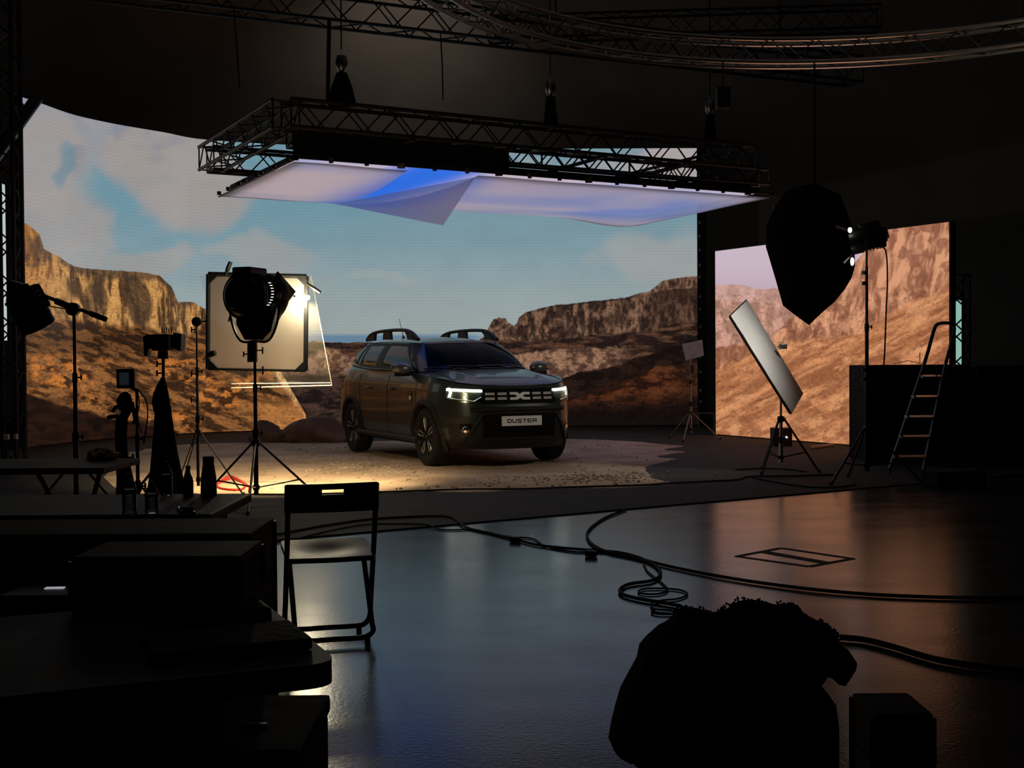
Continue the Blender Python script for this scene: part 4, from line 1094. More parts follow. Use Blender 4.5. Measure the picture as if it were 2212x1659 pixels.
# ring truss of bright aluminium
rc_ = thing('ring_truss', 'curved silvery aluminium ring truss sweeping across the top of the picture', 'truss', (3.62, 12.1, 5.2))
RC = Vector((3.62, 12.05, 5.22)); RR = 4.6
def ringp(th, r, z): return RC + Vector((r * math.cos(th), r * math.sin(th), z))
NRG = 120
for r, z in ((RR - .145, -.145), (RR + .145, -.145), (RR + .145, .145), (RR - .145, .145)):
    MB().tube([ringp(2 * PI * i / NRG, r, z) for i in range(NRG)], .031, 8, closed=True).build('chord', 'aluminium', rc_, smooth=True)
mb = MB(); cs = [(-.145, -.145), (.145, -.145), (.145, .145), (-.145, .145)]
for f in range(4):
    p0, p1 = cs[f], cs[(f + 1) % 4]
    for i in range(96):
        A, B = (p0, p1) if i % 2 else (p1, p0)
        mb.tube([ringp(2 * PI * i / 96, RR + A[0], A[1]), ringp(2 * PI * (i + 1) / 96, RR + B[0], B[1])], .009, 5)
mb.build('bracing', 'dull_aluminium', rc_)
for th in (.3, .95, 1.6, 2.3, 2.9):
    MB().tube([ringp(th, RR, .15), ringp(th, RR, 5.7)], .010, 6).build('suspension_cable', 'black_metal', rc_)
# straight roof trusses
g1, g2 = zp(270, 0, 7.0), zp(1106, 96, 7.0); gd = (g2 - g1).normalized()
t = thing('roof_truss', 'long black roof truss crossing the top left of the picture', 'truss', (g1 - gd * 3)[:])
box_truss(t, g1 - gd * 3 + Vector((0, 0, .26)), g2 + gd * 8 + Vector((0, 0, .26)), .52, 'black_truss', rc=.03, rb=.014)
for k in (.5, 5.): MB().tube([g1 + gd * k + Vector((0, 0, .5)), g1 + gd * k + Vector((0, 0, 3.95))], .01, 6).build('suspension_cable', 'black_metal', t)
h1, h2 = zp(1130, 62, 7.6), zp(1900, 40, 7.6)
t = thing('roof_truss', 'faint black roof truss high at the top right, behind the silvery ring truss', 'truss', ((h1 + h2) / 2)[:])
box_truss(t, h1 - (h2 - h1) * .1, h2, .42, 'black_truss')
def on_roof_truss(px):
    lo, hi = -3., 12.
    for _ in range(40):
        m = (lo + hi) / 2; p = g1 + gd * m
        if p.x / p.y < (px - CX) / FPX: lo = m
        else: hi = m
    p = g1 + gd * lo; return Vector((p.x + gd.y * .26, p.y - gd.x * .26, 6.98))
for px, yb, yt, lb in ((708, 222, 52, 'thin vertical pipe hanging from the roof truss left of centre'),):
    a_ = on_roof_truss(px); b_ = at(px, yb, a_.y)
    tag(MB().tube([b_, a_], .035, 8).build('hanging_pipe', 'black_metal'), lb, 'pipe')
for px, yb, lb in ((505, 190, 'thin rope hanging from the roof truss, leftmost'), (945, 215, 'thin rope hanging from the roof truss right of the hanging pipe')):
    a_ = on_roof_truss(px); b_ = at(px + 12, yb, a_.y); tag(MB().tube([a_, a_.lerp(b_, .5) + Vector((.01, 0, 0)), b_], .012, 6).build('rope', 'fabric_black'), lb, 'rope')
# truss tower at the far left with its diagonal arm
tb = at(22, 1000, 15.2); tb.z = 0
t = thing('truss_tower', 'black vertical truss tower at the far left edge beside the curved screen', 'truss', tb[:])
box_truss(t, tb, tb + Vector((0, 0, 5.6)), .26, 'black_truss', up=Vector((0, 1, 0)), rc=.03)
MB().box(tb + Vector((0, 0, .02)), (.6, .6, .03)).build('base_plate', 'black_metal', t)
a_ = at(78, 215, 16.6); b_ = at(-20, 350, 15.0)
MB().tube([a_, b_], .08, 10).build('diagonal_arm', 'black_metal', t, smooth=True)
a2 = at(38, 205, 16.8); MB().tube([a2, at(60, 245, 16.8), at(38, 240, 16.8), at(72, 215, 16.8), a2], .012, 5).tube([a2, a_], .015, 6).build('arm_bracing', 'black_truss', t)
# speaker hanging from the ring
q = at(1562, 212, 16.39)
t = thing('hanging_speaker', 'small black box speaker hanging under the silvery ring truss', 'speaker', (q - Vector((0, 0, .13)))[:])
MB().box(q, (.17, .16, .27), bev=.015).build('speaker_cabinet', 'black_plastic', t); MB().tube([q + Vector((0, 0, .13)), Vector((q.x, q.y, 5.07))], .01, 6).build('hanger', 'black_metal', t)
# ================================================================ stands, lamps and the things on them
def knob(root, p, d=(1, 0, 0), s=.035):
    p = Vector(p); d = Vector(d).normalized(); z = Vector((0, 0, 1))
    MB().tube([p, p + d * s], .006, 6).tube([p + d * s - z * s * .6, p + d * s + z * s * .6], .007, 6).build('locking_knob', 'black_metal', root)
def stand(root, base, ztop, zleg, R, a0=.5, r=.016, mat='black_metal', legmat=None, brace=True, z0=0.0, nleg=3):
    b = Vector((base[0], base[1], z0)); legmat = legmat or mat; U = Vector((0, 0, 1))
    zs = [z0 + .12, z0 + (ztop - z0) * .45, z0 + (ztop - z0) * .72, ztop]
    for k in range(3):
        rr = r * (1.25 - .25 * k); MB().tube([Vector((b.x, b.y, zs[k])), Vector((b.x, b.y, zs[k + 1]))], rr, 12).build('pole_section', mat, root, smooth=True)
        if k: MB().tube([Vector((b.x, b.y, zs[k] - .04)), Vector((b.x, b.y, zs[k] + .035))], rr * 1.6, 12).build('collar', 'black_metal', root, smooth=True); knob(root, (b.x + rr, b.y, zs[k]), (1, 0, 0))
    MB().lathe([(r * 2.0, zleg - .03), (r * 2.2, zleg), (r * 2.0, zleg + .03)], (b.x, b.y, 0), 12).build('leg_bracket', 'black_metal', root)
    MB().lathe([(r * 1.8, z0 + .16), (r * 1.8, z0 + .2)], (b.x, b.y, 0), 12).build('brace_bracket', 'black_metal', root)
    for k in range(nleg):
        a = a0 + 2 * PI * k / nleg; d = Vector((math.cos(a), math.sin(a), 0))
        top = Vector((b.x, b.y, zleg)) + d * r * 2; ft = Vector((b.x, b.y, z0 + .012)) + d * R
        lg = MB().tube([top, ft], r * .62, 8).build('leg', legmat, root, smooth=True)
        MB().tube([ft + Vector((0, 0, .03)), ft - Vector((0, 0, .012))], r * .9, 8).build('rubber_foot', 'rubber', lg)
        if brace: MB().tube([top.lerp(ft, .62), Vector((b.x, b.y, z0 + .18)) + d * r], r * .42, 6).build('brace', legmat, lg)
def frustum(mb, c, d, L0, L1, r0, r1, n=24): mb.lathe([(r0, L0), (r1, L1)], c, n, 'Z', Vector(d).normalized().to_track_quat('Z', 'Y').to_matrix()); return mb
def barn_door(root, c, d, side, up, r, L, spread, mat='matte_black'):
    d = Vector(d).normalized(); side = Vector(side); up = Vector(up)
    A = Vector(c) + side * r; o = (d * math.cos(spread) + side * math.sin(spread)) * L
    MB().prism([A - up * r * .95, A + up * r * .95, A + up * r * 1.35 + o, A - up * r * 1.35 + o], d.cross(side) * 0 + side * .004).build('barn_door', mat, root)
M['lens_lit'] = em('lens_lit', (1, .86, .55), 14)
M['lens_white'] = em('lens_white', (1, .95, .85), 9)
M['lens_dark'] = pm('lens_dark', (.02, .02, .025), .08)
M['glint'] = em('glint', (1, .95, .8), 1.6)
def spotlight(root, c, d, R=.15, L=.36, lens='lens_lit', vents=True, yoke=True, poletop=None, doors=('l', 'r', 't', 'b'), dl=.22):
    """Fresnel lamp head: drum body, cooling fins, lens ring, barn doors, yoke"""
    c = Vector(c); d = Vector(d).normalized(); q = d.to_track_quat('Z', 'Y').to_matrix(); side = q @ Vector((1, 0, 0)); up = q @ Vector((0, 1, 0))
    if up.z < 0: up = -up; side = -side
    hd = MB().lathe([(.001, -L * .5), (R * .72, -L * .5), (R * .86, -L * .42), (R * .9, L * .1), (R, L * .18), (R, L * .5), (R * .93, L * .5), (R * .9, L * .4), (.001, L * .38)], c, 32, 'Z', q).build('lamp_housing', 'black_metal', root, smooth=True)
    MB().lathe([(.001, L * .40), (R * .6, L * .43), (R * .88, L * .40)], c, 28, 'Z', q).build('lens', lens, hd, smooth=True)
    if vents:
        for k in range(4): MB().lathe([(R * .78, -L * .36 + k * .035), (R * 1.0, -L * .36 + k * .035), (R * 1.0, -L * .36 + k * .035 + .012), (R * .78, -L * .36 + k * .035 + .012)], c, 32, 'Z', q).build('cooling_fin', 'black_metal', hd)
        MB().box(c - d * L * .15 + up * R * .9, (R * .85, R * .5, L * .62), q, bev=.02).build('top_housing', 'black_metal', hd)
        MB().box(c - d * L * .5, (R * .9, R * 1.1, .06), q, bev=.015).build('rear_cover', 'black_plastic', hd)
        MB().tube([c - d * L * .5 + up * R * .3, c - d * L * .62 + up * R * .3, c - d * L * .62 - up * R * .3, c - d * L * .5 - up * R * .3], .010, 6).build('rear_handle', 'black_metal', hd)
    tip = c + d * L * .5
    for k in doors:
        v, wv = {'l': (-side, up), 'r': (side, up), 't': (up, side), 'b': (-up, side)}[k]
        barn_door(hd, tip, d, v, wv, R * .95, dl, .55)
    if yoke:
        pt = Vector(poletop) if poletop is not None else c - Vector((0, 0, R * 2.1))
        s2 = Vector((side.x, side.y, 0)).normalized(); w_ = R * 1.12
        pts = [c + s2 * w_, c + s2 * w_ - Vector((0, 0, R * .9)), Vector((c.x, c.y, pt.z)) + s2 * w_ * .62 + Vector((0, 0, .01)), Vector((c.x, c.y, pt.z)), Vector((c.x, c.y, pt.z)) - s2 * w_ * .62 + Vector((0, 0, .01)), c - s2 * w_ - Vector((0, 0, R * .9)), c - s2 * w_]
        MB().tube(cr(pts, 5), .011, 8).build('yoke', 'black_metal', root, smooth=True)
        for s_ in (1, -1): MB().lathe([(.001, 0), (.03, .002), (.03, .02), (.001, .022)], c + s2 * w_ * s_, 12, 'Z', (s2 * s_).to_track_quat('Z', 'Y').to_matrix()).build('yoke_knob', 'black_plastic', root)
    return hd
def dist_of(px, py, z=0.): return zp(px, py, z).y
# --- the big lamp in front of the diffusion frame
D1 = 11.35; b1 = at(543, 1000, D1); c1 = at(549, 640, D1); dr = (LAMP_AT - c1).normalized()
t = thing('studio_lamp', 'lit black studio spotlight on a tall tripod stand in front of the square diffusion frame', 'studio lamp', (c1.x, c1.y, 0))
pt = Vector((c1.x, c1.y, at(545, 737, D1).z))
stand(t, (c1.x, c1.y), pt.z, at(545, 957, D1).z, .66, a0=math.radians(-85), r=.017, legmat='steel')
MB().tube([at(545, 782, D1), at(545, 740, D1)], .045, 10).build('stand_head', 'black_metal', t)
knob(t, at(555, 757, D1) , (1, 0, 0), .05); knob(t, at(536, 765, D1), (-1, 0, 0), .04); knob(t, at(553, 800, D1), (1, 0, 0), .06)
spotlight(t, c1, (LAMP_AT - c1) * Vector((1, 1, 1)), R=.215, L=.46, lens='lens_lit', poletop=pt, doors=())
# body of the ballast hanging lower on the yoke
MB().prism([at(512, 660, D1 - .1), at(600, 655, D1 - .1), at(585, 715, D1 - .1), at(567, 734, D1 - .1), at(528, 734, D1 - .1), at(510, 700, D1 - .1)], (0, .22, 0)).build('ballast_box', 'black_plastic', t)
MB().prism([at(597, 588, D1 + .1), at(636, 632, D1 + .42), at(571, 742, D1 + .30), at(560, 735, D1 + .1)], (.01, .02, .01)).build('barn_door', 'matte_black', t)
M['bulb_hot'] = em('bulb_hot', (1, .86, .56), 420)
MB().lathe([(.001, -.07), (.024, -.045), (.030, 0), (.024, .045), (.001, .07)], at(655, 650, 12.02), 16).build('lit_bulb', 'bulb_hot', t, smooth=True)
MB().lathe([(.001, -.022), (.012, -.012), (.014, 0), (.012, .012), (.001, .022)], at(666, 643, 12.02), 12).build('lit_bulb', 'bulb_hot', t, smooth=True)
MB().tube([at(636, 640, D1 + .42), at(655, 648, 12.06)], .012, 6).build('lamp_arm', 'black_metal', t)
for k in range(9):
    th = math.radians(-40 + 9 * k); q = c1 + Vector((.165 * math.cos(th) + .03, -.17, .165 * math.sin(th) + .02)); MB().box(q, (.022, .01, .006)).build('lit_vent_slot', 'glint', t)
for k in range(5):
    th = math.radians(198 + 9 * k); q = c1 + Vector((.165 * math.cos(th) - .01, -.18, .165 * math.sin(th))); MB().box(q, (.018, .01, .006)).build('lit_vent_slot', 'glint', t)
MB().box(at(529, 582, D1 - .2), (.05, .01, .008)).build('maker_label', 'badge_white', t)
MB().box(at(538, 604, D1 - .24), (.06, .004, .006)).build('maker_label', 'badge_white', t)
MB().tube([at(506, 660, D1), at(498, 678, D1), at(494, 695, D1)], .008, 6).build('tilt_handle', 'black_metal', t)
# --- diffusion frame on a C-stand
D2 = 12.15
def fr(px, py, d=D2): return at(px, py, d)
t = thing('diffusion_frame', 'square white diffusion cloth in a black frame behind the big studio lamp', 'diffusion frame', fr(556, 803))
M['diffusion'] = sheet('diffusion', (.62, .56, .49), .72, .04, .03, .3)
cs = [(450, 592), (662, 597), (660, 801), (449, 797)]
inner = [fr(*c) for c in cs]
P = [inner[0].lerp(inner[1], i / 12).lerp(inner[3].lerp(inner[2], i / 12), j / 12) + Vector((0, .012 * math.sin(PI * i / 12) * math.sin(PI * j / 12) + .004 * mnoise.noise(Vector((i * .7, j * .7, 0))), 0)) for i in range(13) for j in range(13)]
MB().grid(P, 13, 13).build('cloth', 'diffusion', t, smooth=True, autosmooth=False)
for i in range(4): MB().tube([inner[i], inner[(i + 1) % 4]], .022 if i != 2 else .012, 8).build('frame_bar', 'matte_black', t)
cc = (inner[0] + inner[2]) / 2
for i in range(4):
    a = inner[i]; b = inner[(i + 1) % 4]; c = inner[i - 1]; k = .105
    MB().prism([a + Vector((0, -.02, 0)), a + (b - a).normalized() * k + Vector((0, -.02, 0)), a + (c - a).normalized() * k + Vector((0, -.02, 0))], (0, .03, 0)).build('corner_patch', 'matte_black', t)
for p0, p1, r in (((487, 594), (498, 566), .022), ((662, 612), (692, 632), .018), ((448, 768), (465, 762), .03)):
    MB().tube([fr(*p0, D2 - .05), fr((p0[0] + p1[0]) / 2, (p0[1] + p1[1]) / 2, D2 - .06), fr(*p1, D2 - .07)], [r * .6, r, r * .9], 8).build('clamp', 'black_plastic', t)
t = thing('c_stand', 'thin dark stand left of the diffusion frame, its arm holding the frame', 'light stand', (fr(427, 900).x, D2, 0))
stand(t, (fr(427, 900).x, D2), fr(427, 695).z, fr(427, 935).z, .42, a0=.3, r=.013, mat='steel', brace=False)
MB().lathe([(.001, -.025), (.045, -.02), (.045, .02), (.001, .025)], fr(425, 695, D2 - .03), 16, 'Y').build('grip_head', 'black_metal', t)
MB().tube([fr(415, 695), fr(449, 694)], .009, 8).build('grip_arm', 'black_metal', t)
for yy in (712, 808, 864): knob(t, fr(424, yy), (-1, 0, 0), .045)
MB().tube([fr(437, 690), fr(437, 668), fr(449, 668)], .004, 5).build('arm_rod', 'black_metal', t)
# clear gel sheet hanging behind the frame
M['clear_film'] = sheet('clear_film', (.35, .34, .30), .5, .93, .05, .10)
t = thing('gel_sheet', 'large clear plastic sheet hanging behind the diffusion frame, catching yellow light', 'plastic sheet', at(600, 836, 12.6))
c4 = [at(431, 594, 12.45), at(672, 600, 12.3), at(717, 832, 12.75), at(500, 838, 12.9)]
P = [c4[0].lerp(c4[1], i / 14).lerp(c4[3].lerp(c4[2], i / 14), j / 12) + Vector((0, .02 * math.sin(i * .9) * (j / 12), 0)) for i in range(15) for j in range(13)]
MB().grid(P, 15, 13).build('film', 'clear_film', t, smooth=True, autosmooth=False)
M['film_edge'] = pm('film_edge', (.75, .68, .5), .3)
MB().tube([c4[1] + Vector((0, 0, .02)), c4[2]], .0035, 5).build('film_edge', 'film_edge', t)
MB().tube([c4[3], c4[2]], .006, 5).tube([at(500, 829, 12.88), at(714, 827, 12.74)], .004, 5).build('film_edge', 'film_edge', t)
# --- left boom lamp
D3 = 9.6; bp_ = at(163, 900, D3)
t = thing('light_stand', 'dark stand at the far left with a sloping boom arm across its top', 'light stand', (bp_.x, bp_.y, 0))
stand(t, (bp_.x, bp_.y), at(160, 682, D3).z, .55, .5, a0=.9, r=.016, brace=True)
MB().tube([at(50, 622, D3 - .1), at(229, 690, D3 + .1)], .014, 8).build('boom_arm', 'black_metal', t, smooth=True)
MB().tube([at(120, 650, D3), at(150, 662, D3)], .024, 8).tube([at(195, 677, D3), at(229, 690, D3 + .1)], .021, 8).build('arm_grip', 'rubber', t)
MB().lathe([(.001, -.03), (.05, -.025), (.05, .025), (.001, .03)], at(158, 668, D3), 16, 'Y').build('grip_head', 'black_metal', t)
MB().tube(cr([at(62, 632, D3), at(85, 655, D3), at(115, 663, D3), at(150, 668, D3)], 5), .005, 5).build('lamp_cable', 'cable', t)
t = thing('boom_lamp', 'unlit black spotlight with open barn door hanging at the far left from the boom arm', 'studio lamp', at(60, 715, D3 - .1))
c_ = at(62, 668, D3 - .1)
spotlight(t, c_, (.35, .35, -.85), R=.13, L=.30, lens='lens_dark', yoke=False, doors=())
MB().prism([at(78, 665, D3 - .15), at(86, 667, D3 - .1), at(117, 685, D3 + .1), at(80, 686, D3 - .05)], (0, .01, .004)).build('barn_door', 'matte_black', t)
MB().prism([at(20, 605, D3), at(45, 612, D3), at(62, 650, D3), at(30, 660, D3), at(12, 640, D3)], (0, .1, 0)).build('lamp_bracket', 'black_metal', t)
# --- camera body on a draped stand
D4 = 9.0
t = thing('camera_rig', 'black camera rig on a stand with a black cloth hanging down from it', 'camera', (at(350, 900, D4).x, D4, 0))
MB().box(at(355, 740, D4), (.125, .22, .115), bev=.012).build('camera_body', 'black_plastic', t)
MB().prism([at(374, 718, D4), at(392, 722, D4), at(390, 758, D4), at(384, 758, D4), at(376, 752, D4)], (0, .12, 0)).build('side_handle', 'black_plastic', t)
MB().prism([at(309, 728, D4), at(318, 722, D4), at(330, 724, D4), at(332, 750, D4), at(320, 756, D4), at(318, 771, D4), at(311, 768, D4)], (0, .08, 0)).build('hand_grip', 'black_plastic', t)
MB().tube([at(328, 740, D4 + .05), at(340, 738, D4 + .05)], .02, 8).build('grip_rod', 'black_metal', t)
for k in range(5): MB().tube([at(350 + k * 5, 720, D4), at(350 + k * 5, 707 + (k % 2) * 2, D4)], .004, 5).build('connector', 'black_metal', t)
MB().tube([at(352, 758, D4), at(352, 775, D4)], [.035, .04], 10).build('tripod_head', 'black_metal', t)
stand(t, (at(354, 900, D4).x, D4), at(352, 770, D4).z, .6, .5, a0=1.2, r=.015)
for yy in (786, 806): knob(t, at(350, yy, D4), (-1, 0, 0), .035)
def drape(name, axis_px, d, prof, z0, label, cat, parent=None, folds=9):
    """cloth hanging round a pole: prof = list of (py, left px, right px)"""
    mb = MB(); P = []; n = 40
    for (py, l, r_) in prof:
        a = at((l + r_) / 2, py, d); hw = (at(r_, py, d).x - at(l, py, d).x) / 2
        for k in range(n):
            th = 2 * PI * k / n; w_ = 1 + .10 * math.sin(folds * th + py * .01) * min(1, hw * 6)
            P.append(Vector((a.x + hw * math.cos(th) * (1 if abs(math.cos(th)) > .9 else w_), d + hw * .7 * math.sin(th) * w_, max(z0, a.z))))
    N = len(prof); mb.add(P, [(i * n + k, i * n + (k + 1) % n, (i + 1) * n + (k + 1) % n, (i + 1) * n + k) for i in range(N - 1) for k in range(n)] + [tuple(range(n)), tuple((N - 1) * n + k for k in range(n))])
    o = mb.build(name, 'fabric_black', parent, smooth=True)
    if parent is None: tag(o, label, cat)
    return o
drape('hanging_cloth', 350, D4 + .02, [(815, 348, 356), (830, 340, 360), (850, 331, 364), (870, 328, 367), (895, 334, 371), (930, 332, 376), (975, 328, 383), (1020, 324, 392), (1060, 318, 402), (1110, 312, 412), (1178, 305, 420)], .01, '', '', parent=t)
# --- monitor on a stand, draped tripod
D5 = 8.2
t = thing('monitor_stand', 'small square monitor on a thin stand with looped cables, left of the camera rig', 'monitor', (at(294, 900, D5).x, D5, 0))
M['monitor_glow'] = em('monitor_glow', (.04, .045, .07), .25)
MB().box(at(272, 818, D5), (.115, .03, .125), bev=.01).build('monitor_case', 'black_plastic', t)
MB().box(at(268, 818, D5 - .017), (.06, .004, .08)).build('monitor_screen', 'monitor_glow', t)
stand(t, (at(296, 900, D5).x, D5), at(293, 842, D5).z, .5, .42, a0=2.0, r=.012)
MB().tube([at(285, 838, D5), at(296, 845, D5)], .01, 6).build('monitor_arm', 'black_metal', t)
MB().tube(cr([at(288, 838, D5), at(302, 846, D5), at(316, 868, D5), at(319, 895, D5), at(315, 930, D5), at(310, 960, D5)], 6), .0045, 5).tube(cr([at(296, 840, D5), at(301, 870, D5), at(297, 900, D5), at(305, 935, D5)], 6), .004, 5).build('monitor_cable', 'cable', t)
D6 = 7.4
t = thing('draped_tripod', 'tall black tripod wrapped in dark cloth under the small square monitor', 'tripod', (at(268, 950, D6).x, D6, 0))
stand(t, (at(268, 950, D6).x, D6), at(270, 880, D6).z, .55, .42, a0=.2, r=.02)
drape('wrap_cloth', 268, D6, [(846, 268, 274), (852, 258, 282), (864, 251, 285), (878, 255, 288), (890, 262, 284), (905, 250, 276), (940, 248, 274), (985, 250, 276), (1040, 252, 290), (1120, 246, 300), (1200, 240, 306)], .02, '', '', parent=t, folds=6)
MB().tube([at(242, 890, D6), at(252, 878, D6), at(262, 884, D6)], .012, 6).tube([at(232, 902, D6), at(256, 898, D6)], .012, 6).tube([at(284, 868, D6), at(293, 905, D6), at(288, 915, D6)], .013, 6).build('tripod_handle', 'black_metal', t)
# --- reflector board on its stand
D7 = 14.2; bs = gp(1687, 1022)
t = thing('reflector_board', 'tilted white reflector board on a tripod stand in front of the side screen', 'reflector', (bs.x, bs.y, 0))
M['reflector_white'] = pm('reflector_white', (.80, .80, .78), .6, var=.04, scale=3, bump=.15, bscale=5)
Dn = bs.y - .28; Df = bs.y + .50
c4 = [at(1577, 683, Dn), at(1612, 649, Df), at(1733, 850, Df), at(1708, 893, Dn)]
nrm_ = (c4[3] - c4[0]).cross(c4[1] - c4[0]).normalized()
if nrm_.y > 0: nrm_ = -nrm_
P = [c4[0].lerp(c4[1], i / 10).lerp(c4[3].lerp(c4[2], i / 10), j / 14) + nrm_ * (.012 + .006 * mnoise.noise(Vector((i * .5, j * .5, 2)))) for i in range(11) for j in range(15)]
MB().grid(P, 11, 15).build('reflective_cloth', 'reflector_white', t, smooth=True, autosmooth=False)
MB().prism([c - nrm_ * .02 for c in c4], nrm_ * .026).build('board_back', 'matte_black', t)
for i in range(4): MB().tube([c4[i], c4[(i + 1) % 4]], .011, 8).build('frame_tube', 'dull_aluminium' if i % 2 == 0 else 'matte_black', t)
jx = at(1690, 745, bs.y); ctr_b = (c4[0] + c4[2]) / 2
MB().box(at(1692, 748, bs.y + .3), (.08, .06, .06), bev=.01).tube([at(1680, 748, bs.y + .3), at(1700, 744, bs.y + .3)], .012, 8).build('swivel_clamp', 'steel', t)
stand(t, (bs.x, bs.y), at(1687, 860, bs.y).z, at(1687, 905, bs.y).z, .42, a0=-.2, r=.019, mat='aluminium', legmat='black_metal', nleg=3)
MB().tube([Vector((bs.x, bs.y, at(1687, 860, bs.y).z)), ctr_b - nrm_ * .03], .014, 8).build('tilt_post', 'black_metal', t)
# --- right lamp on its stand
D8 = 13.2; c8 = at(1872, 515, D8); d8 = Vector((-1, .28, -.22)).normalized()
b8 = at(1868, 900, D8)
t = thing('studio_lamp', 'lit black spotlight on the tall stand before the cliff on the side screen', 'studio lamp', (b8.x, b8.y, 0))
pt = Vector((c8.x, c8.y, at(1868, 575, D8).z))
stand(t, (c8.x, c8.y), pt.z, at(1868, 925, D8).z, .55, a0=math.radians(215), r=.020, legmat='black_metal')
spotlight(t, c8, d8, R=.135, L=.34, lens='lens_dark', poletop=pt, doors=('t', 'b'), dl=.12)
MB().box(c8 + Vector((.12, 0, 0)), (.12, .2, .2), bev=.02).build('ballast_box', 'black_metal', t)
for (px, py, sx, sz) in ((1836, 497, .04, .055), (1841, 565, .028, .085)):
    MB().lathe([(.001, -sx / 2), (sz / 2 * .8, -sx / 3), (sz / 2, 0), (sz / 2 * .8, sx / 3), (.001, sx / 2)], at(px, py, D8 - .12), 16, 'X').build('lit_lens_edge', 'lens_white', t, smooth=True)
MB().tube(cr([at(1905, 533, D8), at(1914, 545, D8), at(1917, 600, D8), at(1914, 680, D8), at(1911, 760, D8), at(1908, 800, D8), at(1900, 900, D8)], 6), .008, 6).build('power_cable', 'cable', t)
for yy in (585, 608, 795, 815): MB().tube([at(1868, yy, D8), at(1868, yy + 8, D8)], .032, 10).build('collar', 'black_metal', t)
# --- black flag cloth hanging from the ring truss
DF_ = 16.50
t = thing('black_flag', 'large black cloth flag with a pointed lower end hanging before the side screen', 'flag', at(1748, 702, DF_))
poly = [(1655, 533), (1675, 600), (1692, 660), (1720, 682), (1748, 702), (1775, 676), (1802, 653), (1825, 625), (1840, 600), (1847, 575), (1846, 540), (1838, 480), (1815, 420), (1760, 395), (1700, 410), (1672, 450), (1655, 490)]
cen = Vector(at(1750, 545, DF_)); P = []; n = len(poly); NRr = 8
pp = cr([at(a, b, DF_) for a, b in poly], 1, closed=True)
for i in range(n):
    for j in range(NRr + 1):
        f = j / NRr; q = cen.lerp(at(*poly[i], DF_), f); P.append(q + Vector((0, -.14 * math.sqrt(max(0, 1 - f * f)) + .02 * math.sin(i * 1.7) * (1 - f), 0)))
mb = MB().grid(P, n, NRr + 1, wrap=True); mb2 = [Vector((v.x, 2 * DF_ - v.y + .02, v.z)) for v in P]; mb.grid(mb2, n, NRr + 1, wrap=True)
mb.add([P[i * 9 + 8] for i in range(n)] + [mb2[i * 9 + 8] for i in range(n)], [(i, (i + 1) % n, n + (i + 1) % n, n + i) for i in range(n)])
mb.build('flag_cloth', 'fabric_black', t)
tp = at(1760, 398, DF_); MB().tube([tp, Vector((tp.x, tp.y, 5.07))], .012, 6).build('hanging_rope', 'fabric_black', t)
MB().tube([at(1672, 450, DF_), at(1815, 420, DF_)], .02, 8).build('support_bar', 'black_metal', t)
# --- small softbox lamp right of the car
D9 = 20.0; b9 = gp(1492, 952)
t = thing('small_softbox', 'small grey softbox lamp on a thin tripod to the right of the car', 'studio lamp', (b9.x, b9.y, 0))
dd = b9.y
MB().prism([at(1475, 743, dd), at(1517, 734, dd), at(1521, 768, dd), at(1483, 779, dd)], (0, .10, 0)).build('softbox_front', pm('softbox_cloth', (.55, .53, .5), .8), t)
MB().prism([at(1480, 738, dd + .08), at(1515, 733, dd + .08), at(1512, 752, dd + .3), at(1488, 752, dd + .3)], (0, .05, 0)).tube([at(1484, 738, dd + .1), at(1486, 728, dd + .1), at(1492, 728, dd + .1), at(1494, 737, dd + .1)], .01, 6).build('lamp_back', 'black_plastic', t)
stand(t, (b9.x, b9.y), at(1488, 775, dd).z, at(1490, 893, dd).z, .48, a0=math.radians(8), r=.017, mat='steel', brace=False)
MB().box(at(1496, 797, dd), (.05, .05, .13), Matrix.Rotation(.1, 3, 'Y'), bev=.01).build('ballast_box', 'dull_aluminium', t)
# thin pale rail on the floor between the two screens
q0, q1 = at(1509, 893, 23.6), at(1543, 893, 22.6)
tag(MB().tube([q0, q1], .012, 6).tube([q0, Vector((q0.x, q0.y, 0.01))], .012, 6).tube([q1, Vector((q1.x, q1.y, .01))], .012, 6).build('floor_rail', 'aluminium'), 'thin pale metal rail in the dark gap between the two screens', 'rail')
# dark box with a small light behind the reflector stand, white tube on the floor
q = gp(1692, 966)
t = thing('control_box', 'small dark box with a white light, on the floor behind the reflector stand', 'box', (q.x, q.y, DZ))
MB().box((q.x, q.y + .15, DZ + .13), (.27, .26, .26), bev=.01).build('box_body', pm('box_red_brown', (.035, .014, .01), .6), t)
MB().lathe([(.001, -.012), (.012, -.008), (.012, .004)], (q.x + .05, q.y + .018, DZ + .13), 12, 'Y').build('indicator_light', 'lens_white', t)
a_, b_ = gp(1750, 973), gp(1800, 966)
tag(MB().tube([a_ + Vector((0, 0, DZ + .025)), b_ + Vector((0, 0, DZ + .025))], .024, 10).build('cardboard_tube', pm('pale_tube', (.42, .36, .32), .7), smooth=True), 'pale tube lying on the dark deck near the foot of the side screen', 'tube')
